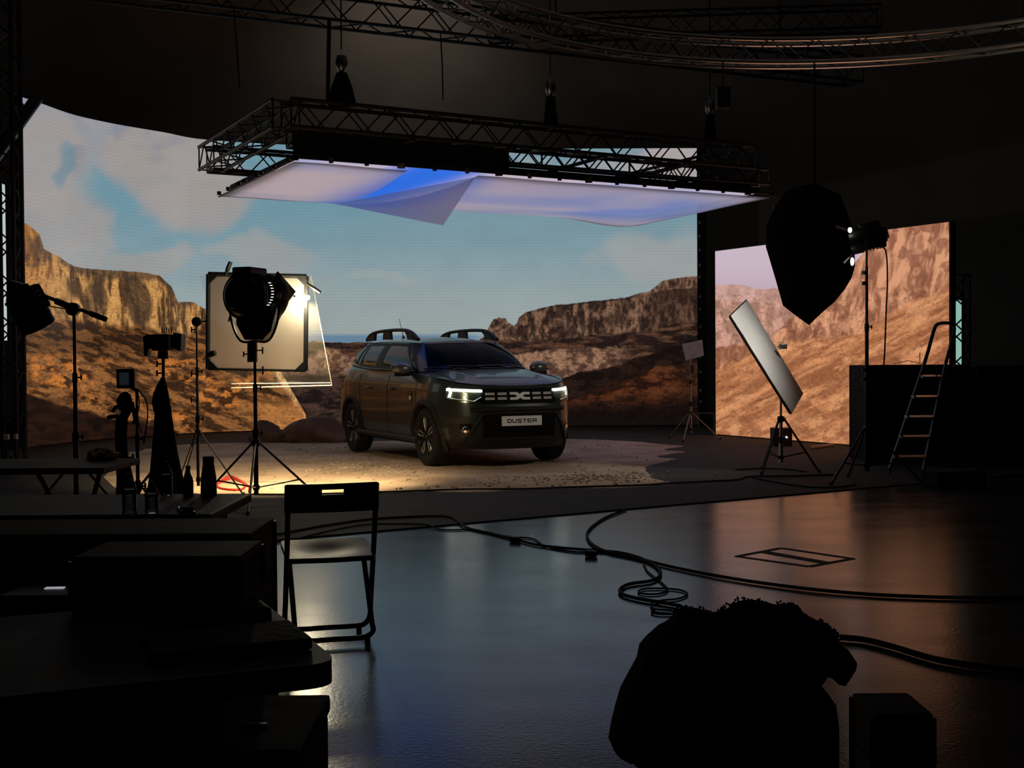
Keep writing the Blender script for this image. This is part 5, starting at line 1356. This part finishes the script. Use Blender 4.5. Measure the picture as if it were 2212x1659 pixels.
# --- step ladder
dl_ = 13.9
t = thing('step_ladder', 'aluminium step ladder with a looped handrail standing before the black road cases', 'ladder', (at(1965, 1000, dl_).x, dl_, 0))
def lp(px, py, d): return at(px, py, d)
def railpt(f, s):      # f 0 bottom .. 1 top, s -1 left +1 right
    l = Vector((np.interp(f, [0, 1], [1922, 1997]), np.interp(f, [0, 1], [1012, 784]), 0)); r_ = Vector((np.interp(f, [0, 1], [1993, 2043]), np.interp(f, [0, 1], [1022, 784]), 0))
    p = l if s < 0 else r_; return at(p.x, p.y, dl_ + .62 * f + (.05 if s < 0 else 0))
M['ladder_metal'] = pm('ladder_metal', (.5, .5, .51), .38, 1., var=.1)
for s in (-1, 1):
    a_ = railpt(0, s); zf = Vector((a_.x, a_.y, DZ)); MB().tube([railpt(0, s), railpt(1, s)], .018, 6).tube([zf + Vector((0, 0, .01)), a_], .018, 6).build('side_rail', 'dull_aluminium', t)
for (yl, xl, xr, yr) in ((814, 1990, 2033, 813), (857, 1971, 2027, 858), (900, 1956, 2018, 902), (942, 1943, 2010, 945), (985, 1930, 2001, 989)):
    f = (1012 - yl) / 228.; a_ = at(xl, yl, dl_ + .62 * f); b_ = at(xr, yr, dl_ + .62 * f); u_ = (b_ - a_); c_ = (a_ + b_) / 2
    MB().box(c_, (u_.length, .10, .022), Matrix.Rotation(math.atan2(u_.y, u_.x), 3, 'Z') @ Matrix.Rotation(.18, 3, 'X'), bev=.004).build('tread', 'ladder_metal', t)
hp = [at(1997, 784, dl_ + .62), at(2005, 758, dl_ + .66), at(2017, 715, dl_ + .74), at(2026, 700, dl_ + .76), at(2050, 698, dl_ + .76), at(2061, 706, dl_ + .75), at(2058, 730, dl_ + .72), at(2043, 784, dl_ + .62)]
MB().tube(cr(hp, 5), .020, 8).build('handrail', 'black_plastic', t, smooth=True)
for s, px in ((-1, 2062), (1, 2100)): MB().tube([at(px - 40, 790, dl_ + .68), Vector((at(px, 1000, dl_ + 1.0).x - .15 * 0, dl_ + .95, DZ + .01))], .014, 6).build('rear_leg', 'black_metal', t)
MB().tube([at(1992, 786, dl_ + .6), at(1962, 779, dl_ + .55), at(1930, 786, dl_ + .5)], .004, 5).tube([at(1987, 783, dl_ + .6), at(1987, 762, dl_ + .6)], .005, 5).build('safety_cord', 'black_metal', t)
# --- black road cases at the right
def road_case(c, size, rz, label, group=None, mat='dark_case'):
    t = thing('road_case', label, 'road case', (c[0], c[1], c[2]), group); R_ = Matrix.Rotation(rz, 3, 'Z'); cz = c[2] + size[2] / 2
    MB().box((c[0], c[1], c[2] + size[2] * .365), (size[0], size[1], size[2] * .73), R_, bev=.01).build('case_body', mat, t)
    MB().box((c[0], c[1], c[2] + size[2] * .865), (size[0], size[1], size[2] * .27), R_, bev=.01).build('case_lid', mat, t)
    for sx in (-1, 1):
        for sy in (-1, 1):
            MB().tube([Vector(c) + R_ @ Vector((sx * (size[0] / 2 - .004), sy * (size[1] / 2 - .004), .02)), Vector(c) + R_ @ Vector((sx * (size[0] / 2 - .004), sy * (size[1] / 2 - .004), size[2] - .01))], .012, 6).build('corner_edging', 'black_metal', t)
    for sx in (-1, 1):
        MB().box(Vector(c) + R_ @ Vector((sx * size[0] * .3, -size[1] / 2 - .004, size[2] * .72)), (min(.1, size[0] * .2), .012, min(.1, size[2] * .3)), R_, bev=.004).build('latch', 'black_metal', t)
    return t
ax = at(1886, 800, 15.2).x
road_case((ax + .62, 15.85, DZ), (1.24, .8, at(1900, 789, 15.35).z - DZ), 0, 'tall black road case behind the ladder, its left edge before the side screen', 'road cases')
road_case((ax + 1.24 + .66, 15.75, DZ), (1.24, .8, at(1900, 789, 15.35).z - DZ - .01), 0, 'tall black road case at the right edge, beyond the ladder', 'road cases')
road_case((at(2060, 1030, 12.7).x, 12.7, DZ), (.5, .35, .16), .1, 'low black case on the floor just in front of the ladder foot', 'road cases')
# lit doorway far right behind the truss
M['teal_light'] = em('teal_light', (.28, .50, .42), 1.)
dw = at(2064, 716, 20.5); zt = at(2064, 645, 20.5).z
tdoor = MB().prism([at(2040, 800, 20.5), at(2077, 800, 20.5), at(2077, 650, 20.5), at(2060, 644, 20.5), at(2040, 646, 20.5)], (0, .05, 0)).build('window_1', 'teal_light'); struct(tdoor, 'pale teal lit opening beyond the side screen')
zb_ = at(2060, 800, 20.5).z
struct(MB().box((tdoor.location.x, 20.62, zb_ / 2), (.5, .1, zb_)).build('wall_beyond', 'dark_wall'))
tb = at(2066, 1000, 19.3); tb.z = DZ
t = thing('truss_tower', 'dark truss tower standing in front of the pale teal opening at the right', 'truss', tb[:])
box_truss(t, tb, tb + Vector((0, 0, 2.5)), .30, 'black_truss', up=Vector((0, 1, 0)), rc=.016, rb=.012)

# added lamp above the picture, unseen, that brightens the back wall
t = thing('work_lamp', 'small warm work lamp high up before the back wall', 'lamp', ADDED_LAMP)
MB().box((ADDED_LAMP[0], ADDED_LAMP[1] - .16, ADDED_LAMP[2]), (.3, .1, .2), bev=.02).build('lamp_housing', 'black_metal', t)  # housing of the added, unseen lamp
MB().tube([(ADDED_LAMP[0], ADDED_LAMP[1] - .16, ADDED_LAMP[2] + .1), (ADDED_LAMP[0], ADDED_LAMP[1] - .16, 11.0)], .015, 6).build('mounting_rod', 'black_metal', t)
# ================================================================ foreground: folding chair
CHd = dist_of(812, 1395)
t = thing('folding_chair', 'black folding chair with a slot in its backrest, seen from behind', 'chair', (at(722, 1300, CHd).x, CHd, 0))
fl = .0
def cp(px, py, d): return at(px, py, d)
def chp(x, y, z):      # chair frame: x to its right, y away from the camera, z up
    o = Vector(t.location); R_ = Matrix.Rotation(.27, 3, 'Z'); return o + R_ @ Vector((x, y, z))
HX = .200; M['chair_plastic'] = pm('chair_plastic', (.045, .044, .042), .40, var=.1, scale=20); M['chair_frame'] = pm('chair_frame', (.012, .012, .012), .4, .3)
def bar(pts, r=.0125): return MB().tube(cr([chp(*p) for p in pts], 5), r, 10)
# back frame: from the top of the back down to the front foot bar
bar([(-HX, .02, .715), (-HX, .05, .60), (-HX, .115, .40), (-HX, .20, .18), (-HX, .235, .085), (-HX + .02, .25, .045), (-HX + .06, .253, .034), (0, .253, .034), (HX - .06, .253, .034), (HX - .02, .25, .045), (HX, .235, .085), (HX, .20, .18), (HX, .115, .40), (HX, .05, .60), (HX, .02, .715)]).build('back_frame', 'chair_frame', t, smooth=True)
hx = HX - .024
bar([(-hx, .30, .405), (-hx, .16, .25), (-hx, .035, .10), (-hx, .005, .055), (-hx + .05, -.002, .032), (0, -.002, .032), (hx - .05, -.002, .032), (hx, .005, .055), (hx, .035, .10), (hx, .16, .25), (hx, .30, .405)]).build('leg_frame', 'chair_frame', t, smooth=True)
for (x, y) in ((-.15, -.002), (.15, -.002), (-.15, .253), (.15, .253)): MB().tube([chp(x, y, .034), chp(x, y, 0)], .013, 8).build('foot_pad', 'rubber', t)
P = []
for k in range(2):
    for i in range(17):
        for j in range(11):
            x = -.205 + .41 * i / 16; y = .035 + .36 * j / 10; z = .398 + .10 * y - .018 * math.exp(-((x / .13) ** 2 + ((y - .2) / .12) ** 2)) - .010 * (j / 10) * 0 
            if k: z -= .024
            c_ = .03; dx_ = max(0, abs(x) - (.205 - c_)); dy_ = max(0, abs(y - .215) - (.18 - c_))
            P.append(chp(x * (1 - .06 * max(0, dy_) / c_), y, z))
mb = MB().grid(P[:187], 17, 11).grid(P[187:], 17, 11); bd = [i * 11 for i in range(17)] + [16 * 11 + j for j in range(1, 11)] + [i * 11 + 10 for i in range(15, -1, -1)] + [j for j in range(9, 0, -1)]
for a_, b_ in zip(bd, bd[1:] + bd[:1]): mb.f.append((a_, b_, b_ + 187, a_ + 187))
mb.build('seat', 'chair_plastic', t, smooth=True)
# curved back with its grip slot
P = []; xs_ = [-.215, -.205, -.17, -.12, -.055, -.05, 0, .05, .055, .12, .17, .205, .215]; zs_ = [.640, .648, .68, .722, .745, .762, .772]
def bk(x, z, o): return chp(x, .005 - .028 * (1 - (x / .215) ** 2) - .0 * z + (.755 - z) * .16 + o + .02, z - .032)
mb = MB(); nx_, nz_ = len(xs_), len(zs_)
for o in (0, .016):
    P = [bk(x, z - (.006 if abs(x) > .21 and (z > .765) else 0), o) for x in xs_ for z in zs_]; base = len(mb.v); mb.v += P
    for i in range(nx_ - 1):
        for j in range(nz_ - 1):
            if xs_[i] >= -.05 and xs_[i + 1] <= .05 and zs_[j] >= .72 and zs_[j + 1] <= .746: continue
            a_ = base + i * nz_ + j; mb.f.append((a_, a_ + nz_, a_ + nz_ + 1, a_ + 1))
N_ = nx_ * nz_
bd = [i * nz_ for i in range(nx_)] + [(nx_ - 1) * nz_ + j for j in range(1, nz_)] + [i * nz_ + nz_ - 1 for i in range(nx_ - 2, -1, -1)] + [j for j in range(nz_ - 2, 0, -1)]
for a_, b_ in zip(bd, bd[1:] + bd[:1]): mb.f.append((a_, b_, b_ + N_, a_ + N_))
sl = [(5, 3), (6, 3), (7, 3), (7, 4), (6, 4), (5, 4)]
for (i, j), (k, l) in zip(sl, sl[1:] + sl[:1]): mb.f.append((i * nz_ + j, k * nz_ + l, k * nz_ + l + N_, i * nz_ + j + N_))
mb.build('backrest', 'chair_plastic', t)
# ================================================================ near table with rounded corners
TH = .74
k1 = zp(734, 1430, TH); k2 = zp(566, 1298, TH); tv = (k2 - k1).normalized(); tu = Vector((-tv.y, tv.x, 0)); LT, WT = 1.9, (k2 - k1).length + .06
cor = [k1 - tv * .0, k1 + tv * WT, k1 + tv * WT + tu * LT, k1 + tu * LT]
def rounded(cor, r, n=6):
    out = []
    for i in range(4):
        a, b, c = cor[i - 1], cor[i], cor[(i + 1) % 4]; p = b + (a - b).normalized() * r; q = b + (c - b).normalized() * r
        for k in range(n + 1):
            f = k / n; out.append(p * (1 - f) ** 2 + b * 2 * f * (1 - f) + q * f * f)
    return out
ctrT = sum(cor, Vector()) / 4
t = thing('folding_table', 'dark plastic table with rounded corner at the lower left, nearest the camera', 'table', (ctrT.x, ctrT.y, 0))
M['table_top'] = pm('table_top', (.014, .013, .013), .55, spec=.3, var=.15, scale=30, bump=.1)
pr = rounded([Vector((c.x, c.y, TH - .045)) for c in cor], .07); MB().prism(pr, (0, 0, .045)).build('tabletop', 'table_top', t)
for (f, g) in ((.12, .1), (.12, .9), (.85, .1), (.85, .9)):
    p = k1 + tu * LT * f + tv * WT * g; MB().tube([Vector((p.x, p.y, TH - .04)), Vector((p.x, p.y, .0))], .014, 8).build('leg', 'black_metal', t)
for f in (.12, .85):
    a_ = k1 + tu * LT * f + tv * WT * .1; b_ = k1 + tu * LT * f + tv * WT * .9; MB().tube([Vector((a_.x, a_.y, .25)), Vector((b_.x, b_.y, .25))], .011, 8).build('crossbar', 'black_metal', t)
rzT = math.atan2(tu.y, tu.x)
RT = Matrix.Rotation(rzT, 3, 'Z')
def tpos(a, b): return k1 + tu * a + tv * b
c_ = tpos(.42, WT - .16)
q = zp(540, 1255, TH)
bx = at(562, 1250, k2.y + .02).x
road_case((bx - .21, k2.y + .02, TH + .001), (.38, .26, at(540, 1201, k2.y - .1).z - TH), 0, 'black equipment case standing on the near table beside its right edge', 'equipment cases at the lower left', 'dark_case')
p_ = tpos(.17, .22)
tag(MB().box(Vector((p_.x, p_.y, TH + .012)), (.30, .20, .022), RT, bev=.006).build('laptop', 'matte_black'), 'closed black laptop lying flat near the rounded corner of the near table', 'laptop')
p_ = tpos(.16, .45)
tag(MB().box(Vector((p_.x, p_.y, TH + .018)), (.22, .16, .034), RT @ Matrix.Rotation(.2, 3, 'Z'), bev=.01).build('equipment_pouch', 'fabric_black'), 'soft black pouch on the near table behind the laptop', 'pouch')
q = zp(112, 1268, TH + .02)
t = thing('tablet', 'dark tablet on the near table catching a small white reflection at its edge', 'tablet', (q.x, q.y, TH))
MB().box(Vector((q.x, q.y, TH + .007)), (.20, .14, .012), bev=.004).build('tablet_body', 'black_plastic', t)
MB().box(Vector((q.x, q.y + .02, TH + .0145)), (.045, .02, .002), Matrix.Rotation(.05, 3, 'Z')).build('screen', em('tablet_glow', (.6, .62, .66), .55), t)  # emissive strip painted in for a white reflection, not a lit display
# tall case behind the table, box on the floor under it
cx_ = at(541, 1150, 3.45).x
road_case((cx_ - .45, 3.62, 0), (.9, .35, at(500, 1118, 3.8).z), 0, 'tall black case behind the near table, below the bottles', 'equipment cases at the lower left')
fx = at(668, 1600, 2.62).x; zt_ = at(600, 1548, 2.75).z
t = thing('floor_box', 'dark box with a worn lighter lid standing on the floor under the near table', 'box', (fx - .28, 2.72, 0))
MB().box((fx - .28, 2.72, zt_ / 2 - .02), (.55, .42, zt_ - .04), bev=.012).build('box_body', 'dark_case', t)
MB().box((fx - .28, 2.72, zt_ - .02), (.56, .43, .04), bev=.012).build('box_lid', pm('box_lid_brown', (.026, .018, .013), .8, var=.5, spec=.2), t)  # lighter brown stands in for light falling on the lid
MB().box((at(560, 1556, 2.72).x, 2.68, zt_ + .003), (.05, .015, .006), bev=.002).build('lid_handle', 'black_metal', t)
# ================================================================ second table with bottles
T2z = .75; e1 = zp(541, 1067, T2z); e2 = zp(536, 1108, T2z)
t = thing('folding_table', 'dark table in the left middle carrying the bottles', 'table', (e1.x - .9, (e1.y + e2.y) / 2, 0))
yb, yf = e1.y + .03, e2.y - .03; xr = e1.x
MB().box((xr - .9, (yb + yf) / 2, T2z - .018), (1.8, yb - yf, .036), bev=.01).build('tabletop', 'table_top', t)
for sx in (-1.7, -.1):
    for yy in (yf + .08, yb - .08): MB().tube([(xr + sx, yy, T2z - .03), (xr + sx, yy, 0)], .014, 8).build('leg', 'black_metal', t)
M['clear_plastic'] = glass('clear_plastic', (.9, .93, .95), .9, .04, 1.5)
M['bottle_glass'] = pm('bottle_glass', (.01, .018, .012), .1)
M['flask_black'] = pm('flask_black', (.012, .012, .013), .35)
M['water_label'] = pm('water_label', (.10, .11, .12), .4)
def on_table(px): return px
def bottle(px, ybase, ytop, label, wpx, kind='water'):
    b = zp(px, ybase, T2z + .001); d = b.y; H = at(px, ytop, d).z - T2z; r = wpx / 2 / FPX * d
    t = thing({'water': 'water_bottle', 'glass': 'glass_bottle', 'flask': 'vacuum_flask'}[kind], label, 'bottle', b[:], None)
    if kind == 'flask':
        MB().lathe([(.001, 0), (r, 0), (r * 1.02, H * .05), (r * .98, H * .45), (r * .72, H * .78), (r * .72, H * .8)], b, 28).build('flask_body', 'flask_black', t, smooth=True)
        MB().lathe([(r * .70, H * .8), (r * .72, H * .97), (r * .6, H), (.001, H)], b, 28).build('flask_lid', 'flask_black', t, smooth=True)
    elif kind == 'glass':
        MB().lathe([(.001, 0), (r, 0), (r, H * .5), (r * .8, H * .62), (r * .42, H * .76), (r * .42, H * .9)], b, 24).build('bottle_body', 'bottle_glass', t, smooth=True)
        MB().lathe([(r * .48, H * .9), (r * .5, H * .99), (.001, H)], b, 20).build('bottle_cap', 'black_metal', t, smooth=True)
    else:
        pr_ = [(.001, 0), (r * .9, 0), (r, H * .03)]
        for k in range(9): pr_ += [(r, H * (.06 + .05 * k)), (r * .90, H * (.085 + .05 * k))]
        pr_ += [(r, H * .52), (r, H * .62), (r * .8, H * .75), (r * .35, H * .88), (r * .33, H * .92)]
        MB().lathe(pr_, b, 28).build('bottle_body', 'clear_plastic', t, smooth=True)
        MB().lathe([(r * .38, H * .91), (r * .40, H * .99), (.001, H)], b, 20).build('bottle_cap', pm('cap_pale', (.25, .26, .28), .5), t, smooth=True)
        MB().lathe([(r * 1.005, H * .53), (r * 1.005, H * .61)], b, 24).build('bottle_label', 'water_label', t)
bottle(280, 1112, 1022, 'ribbed clear water bottle, leftmost on the bottle table', 32)
bottle(328, 1108, 1040, 'shorter ribbed clear water bottle, second from the left on the bottle table', 30)
bottle(360, 1070, 996, 'clear water bottle before the black cloth of the camera rig', 26)
bottle(407, 1072, 1006, 'dark glass bottle just left of the black vacuum flask', 22, 'glass')
bottle(451, 1070, 986, 'black vacuum flask with a wide lid on the bottle table', 34, 'flask')
q = zp(405, 1103, T2z)
tag(MB().tube(cr([zp(384, 1096, T2z + .006), zp(395, 1106, T2z + .006), zp(415, 1104, T2z + .006), zp(420, 1108, T2z + .006)], 5), .005, 6).box(q + Vector((0, 0, .008)), (.05, .03, .014), bev=.004).build('sunglasses', 'black_plastic'), 'small glinting sunglasses on the front edge of the bottle table', 'glasses')
# left worktop with paper
T3 = .80; w1 = zp(252, 1003, T3)
t = thing('worktop', 'dark narrow table at the far left with crumpled paper on it', 'table', (w1.x - 1., w1.y, 0))
MB().box((w1.x - .85, w1.y + .1, T3 - .015), (1.7, .6, .03), bev=.006).build('tabletop', 'table_top', t)
for sx in (-1.6, -.35):
    MB().tube([(w1.x + sx, w1.y - .1, T3 - .03), (w1.x + sx + .3, w1.y + .2, 0)], .012, 8).tube([(w1.x + sx + .3, w1.y - .1, T3 - .03), (w1.x + sx, w1.y + .2, 0)], .012, 8).build('crossed_legs', 'steel', t)
q = zp(222, 992, T3); bm = bmesh.new(); bmesh.ops.create_icosphere(bm, subdivisions=3, radius=1); vs = []
for v in bm.verts:
    k = 1 + .5 * mnoise.noise(v.co * 2.3) + .3 * mnoise.noise(v.co * 5); vs.append(Vector((v.co.x * .075 * k, v.co.y * .06 * k, max(0, v.co.z * .035 * k + .02))) + Vector((q.x, q.y, T3)))
bm.verts.index_update(); fs = [tuple(v.index for v in f.verts) for f in bm.faces]; bm.free()
tag(MB().add(vs, fs).build('crumpled_paper', 'paper'), 'crumpled pale paper lying on the far left dark table', 'paper')
for px, py, sx, lb in ((14, 944, .06, 'white box at the foot of the far left truss tower'), (34, 943, .04, 'narrow pale box beside the white box at the foot of the truss tower')):
    q = at(px, py, 14.8); t = MB().box((q.x, q.y, q.z), (sx, .05, .06), bev=.01)
    ro = thing('junction_box', lb, 'box', (q.x, q.y, 0)); t.build('box_body', pm('junction_pale', (.6, .62, .65), .5), ro)
    MB().tube([(q.x, q.y, q.z - .03), (q.x, q.y, 0)], .012, 6).build('post', 'black_metal', ro)
# ================================================================ jacket on a chair, lower right
JD = 2.45
t = thing('office_chair', 'dark chair under the black jacket at the bottom of the picture', 'chair', (at(1600, 1600, JD).x, JD + .05, 0))
jc = at(1590, 1500, JD)
MB().box((jc.x + .02, JD + .03, .60), (.26, .04, .30), bev=.02).build('backrest', 'dark_case', t)
MB().box((jc.x, JD - .25, .45), (.44, .42, .05), bev=.02).build('seat', 'dark_case', t)
for sx in (-.19, .19):
    for sy in (.0, -.43): MB().tube([(jc.x + sx, JD + sy, .45), (jc.x + sx, JD + sy, 0)], .013, 8).build('leg', 'black_metal', t)
Z2 = [(850, 505), (868, 497), (900, 497), (945, 503), (985, 515), (1025, 508), (1060, 490), (1090, 470), (1130, 465), (1180, 470), (1230, 485), (1280, 480), (1320, 487), (1345, 520), (1390, 545), (1440, 560), (1458, 585), (1462, 640), (1440, 700), (1400, 745), (1385, 770), (1430, 825), (1470, 880), (1480, 940), (1482, 1000), (1480, 1130), (1475, 1300), (1100, 1330), (760, 1300), (690, 1130), (640, 1085), (620, 1092), (600, 1070), (573, 1010), (585, 940), (600, 880), (620, 810), (655, 745), (685, 690), (695, 640), (720, 610), (770, 565), (800, 550), (830, 525)]
Z2 = [(1000 + a * .548, 1040 + b * .548) for a, b in Z2]
def pillow(poly, cen, d, depth, name, parent, seed=0, lump=.018, mat='fabric_black', NRr=14):
    pts = [at(a, b, d) for a, b in poly]; n = len(pts); c = at(*cen, d); mb = MB(); F, Bk = [], []
    for i in range(n):
        for j in range(NRr + 1):
            f = j / NRr; q = c.lerp(pts[i], f); h = math.sqrt(max(0, 1 - f ** 2.4)); w_ = lump * (mnoise.noise(Vector((q.x * 9, q.z * 9, seed))) + .5 * mnoise.noise(Vector((q.x * 24, q.z * 24, seed)))) * min(1, (1 - f) * 5)
            F.append(q + Vector((0, -depth * h + w_, 0))); Bk.append(q + Vector((0, depth * h * .6 + w_, 0)))
    mb.grid(F, n, NRr + 1, wrap=True).grid(Bk, n, NRr + 1, wrap=True); return weld(mb).build(name, mat, parent, smooth=True, autosmooth=False)
t = thing('jacket', 'bulky black jacket with a furry hood heaped over a chair at the lower right', 'jacket', (at(1560, 1700, JD).x, JD, at(1560, 1740, JD).z))
pillow(Z2, (1000 + 1040 * .548, 1040 + 850 * .548), JD, .16, 'jacket_body', t, 3, .03)
Sl = [(1370, 545), (1440, 560), (1465, 600), (1490, 645), (1520, 665), (1550, 710), (1545, 738), (1520, 775), (1500, 805), (1480, 800), (1460, 780), (1420, 762), (1380, 758), (1350, 740), (1335, 640)]
pillow([(1000 + a * .548, 1040 + b * .548) for a, b in Sl], (1000 + 1430 * .548, 1040 + 670 * .548), JD - .05, .06, 'sleeve', t, 6, .012)
# fur trim of the hood: short tufts along the top edge
mb = MB(); rnd = random.Random(3)
top_pts = [at(a, b, JD - .02) for a, b in Z2[0:18]]; path = cr(top_pts, 14)
for i, p in enumerate(path):
    for k in range(2):
        o = Vector((rnd.uniform(-.002, .002), rnd.uniform(-.05, .05), rnd.uniform(-.012, -.004))); dv = Vector((rnd.uniform(-.003, .003), rnd.uniform(-.01, .01), rnd.uniform(.001, .004)))
        mb.tube([p + o, p + o + dv], [.003, .0006], 4)
mb.build('fur_trim', 'fabric_black', t)
# dark crate beyond it
q = at(1940, 1600, 3.0)
road_case((q.x + .02, q.y + .12, 0), (at(2020, 1560, 3.0).x - at(1890, 1560, 3.0).x, .2, at(1940, 1548, 3.0).z), 0, 'dark case on the floor right of the black jacket', None)
# ================================================================ cables and floor markings
def cable(pts, r, name, label, mat='cable', cat='cable', n=7, z=None, group=None):
    P = []
    for (a, b) in pts:
        g = gp(a, b); on_deck = (g - eA).dot(Vector((-ed.y, ed.x, 0))) > 0
        P.append(Vector((g.x, g.y, (DZ if on_deck else 0) + r + .002)))
    return tag(MB().tube(cr(P, n), r, 7).build(name, mat, smooth=True), label, cat, group)
Z1 = lambda L: [(1000 + a * .548, 1040 + b * .548) for a, b in L]
cable([(540, 1073), (640, 1073), (760, 1070), (880, 1066), (1000, 1062), (1130, 1061), (1240, 1057), (1380, 1053), (1440, 1049), (1520, 1045), (1590, 1041), (1620, 1034), (1700, 1033), (1800, 1030)], .009, 'long_cable', 'long black cable lying along the near edge of the dirt')
cable([(546, 1169), (600, 1161), (700, 1142), (800, 1128), (900, 1122), (940, 1121), (975, 1124), (1010, 1143), (1060, 1155), (1110, 1168), (1170, 1182), (1250, 1190), (1330, 1196), (1375, 1206), (1400, 1216)], .0095, 'floor_cable', 'thick black cable running from the left over the edge of the deck to the coil')
cable([(546, 1180), (620, 1171), (700, 1155), (780, 1140), (850, 1137), (920, 1139), (950, 1146), (985, 1147), (1030, 1147), (1090, 1160), (1150, 1166), (1180, 1183), (1240, 1194), (1310, 1197), (1385, 1214), (1420, 1223)], .006, 'floor_cable', 'thinner black cable running beside the thick one from the left to the coil')
cable([(1352, 1104), (1310, 1120), (1280, 1140), (1268, 1158), (1278, 1178), (1310, 1195), (1345, 1203), (1390, 1213), (1440, 1226), (1520, 1243), (1620, 1260), (1740, 1276), (1870, 1288), (2000, 1294), (2150, 1297), (2400, 1300)], .010, 'floor_cable', 'black cable curving out from under the deck and across to the right')
cable([(1388, 1212), (1415, 1225), (1427, 1243), (1410, 1258), (1360, 1266), (1340, 1277), (1345, 1288), (1380, 1298), (1440, 1308), (1470, 1314)], .010, 'coiled_cable', 'thick black cable snaking in an S left of the jacket')
cable([(1390, 1220), (1400, 1238), (1430, 1262), (1442, 1278), (1420, 1286), (1385, 1285), (1380, 1279), (1400, 1274), (1450, 1275), (1478, 1280), (1484, 1288), (1465, 1296), (1430, 1300), (1408, 1306), (1412, 1318), (1445, 1322), (1462, 1328), (1430, 1330), (1408, 1326), (1415, 1320)], .0055, 'coiled_cable', 'thin black cable lying in small loops left of the jacket')
cable([(1815, 1384), (1870, 1390), (1930, 1405), (1985, 1422), (2040, 1436), (2150, 1452), (2400, 1475)], .014, 'floor_cable', 'thick black cable running from behind the jacket to the lower right')
cable([(1625, 1036), (1680, 1047), (1740, 1056), (1800, 1058), (1850, 1052)], .008, 'deck_cable', 'black cable loop lying between the reflector stand and the right lamp stand')
cable([(1590, 1019), (1640, 1016), (1700, 1018), (1740, 1023)], .008, 'deck_cable', 'short black cable at the foot of the reflector stand')
cable([(472, 1050), (500, 1040), (528, 1052), (520, 1064), (480, 1062), (470, 1052), (498, 1035), (535, 1055), (540, 1068)], .014, 'red_cable', 'coil of red cable on the dirt behind the bottle table', 'red_cable')
for px, py, lb in ((1113, 1172, 'black plug connector on the twin cables left of the coil'), (1277, 1203, 'small black plug lying beside the twin cables near the coil')):
    q = gp(px, py); tag(MB().box((q.x, q.y, .022), (.075, .04, .04), Matrix.Rotation(-.4, 3, 'Z'), bev=.008).build('cable_plug', 'black_plastic'), lb, 'plug')
# taped mark on the floor
def strip(a, b, wd, mb):
    d = (b - a).normalized(); s_ = Vector((-d.y, d.x, 0)) * wd / 2; mb.prism([a - s_ + Vector((0, 0, .0005)), b - s_ + Vector((0, 0, .0005)), b + s_ + Vector((0, 0, .0005)), a + s_ + Vector((0, 0, .0005))], (0, 0, .0015)); return mb
M['dark_tape'] = pm('dark_tape', (.012, .009, .008), .8)
m_ = [gp(1592, 1202), gp(1688, 1184), gp(1842, 1207), gp(1748, 1224)]
mb = MB()
for i in range(4): strip(m_[i], m_[(i + 1) % 4], .045, mb)
strip(gp(1648, 1192), gp(1785, 1216), .085, mb)
tag(mb.build('floor_marking', 'dark_tape'), 'dark rectangular outline with a bar marked on the glossy floor at the right', 'floor marking')
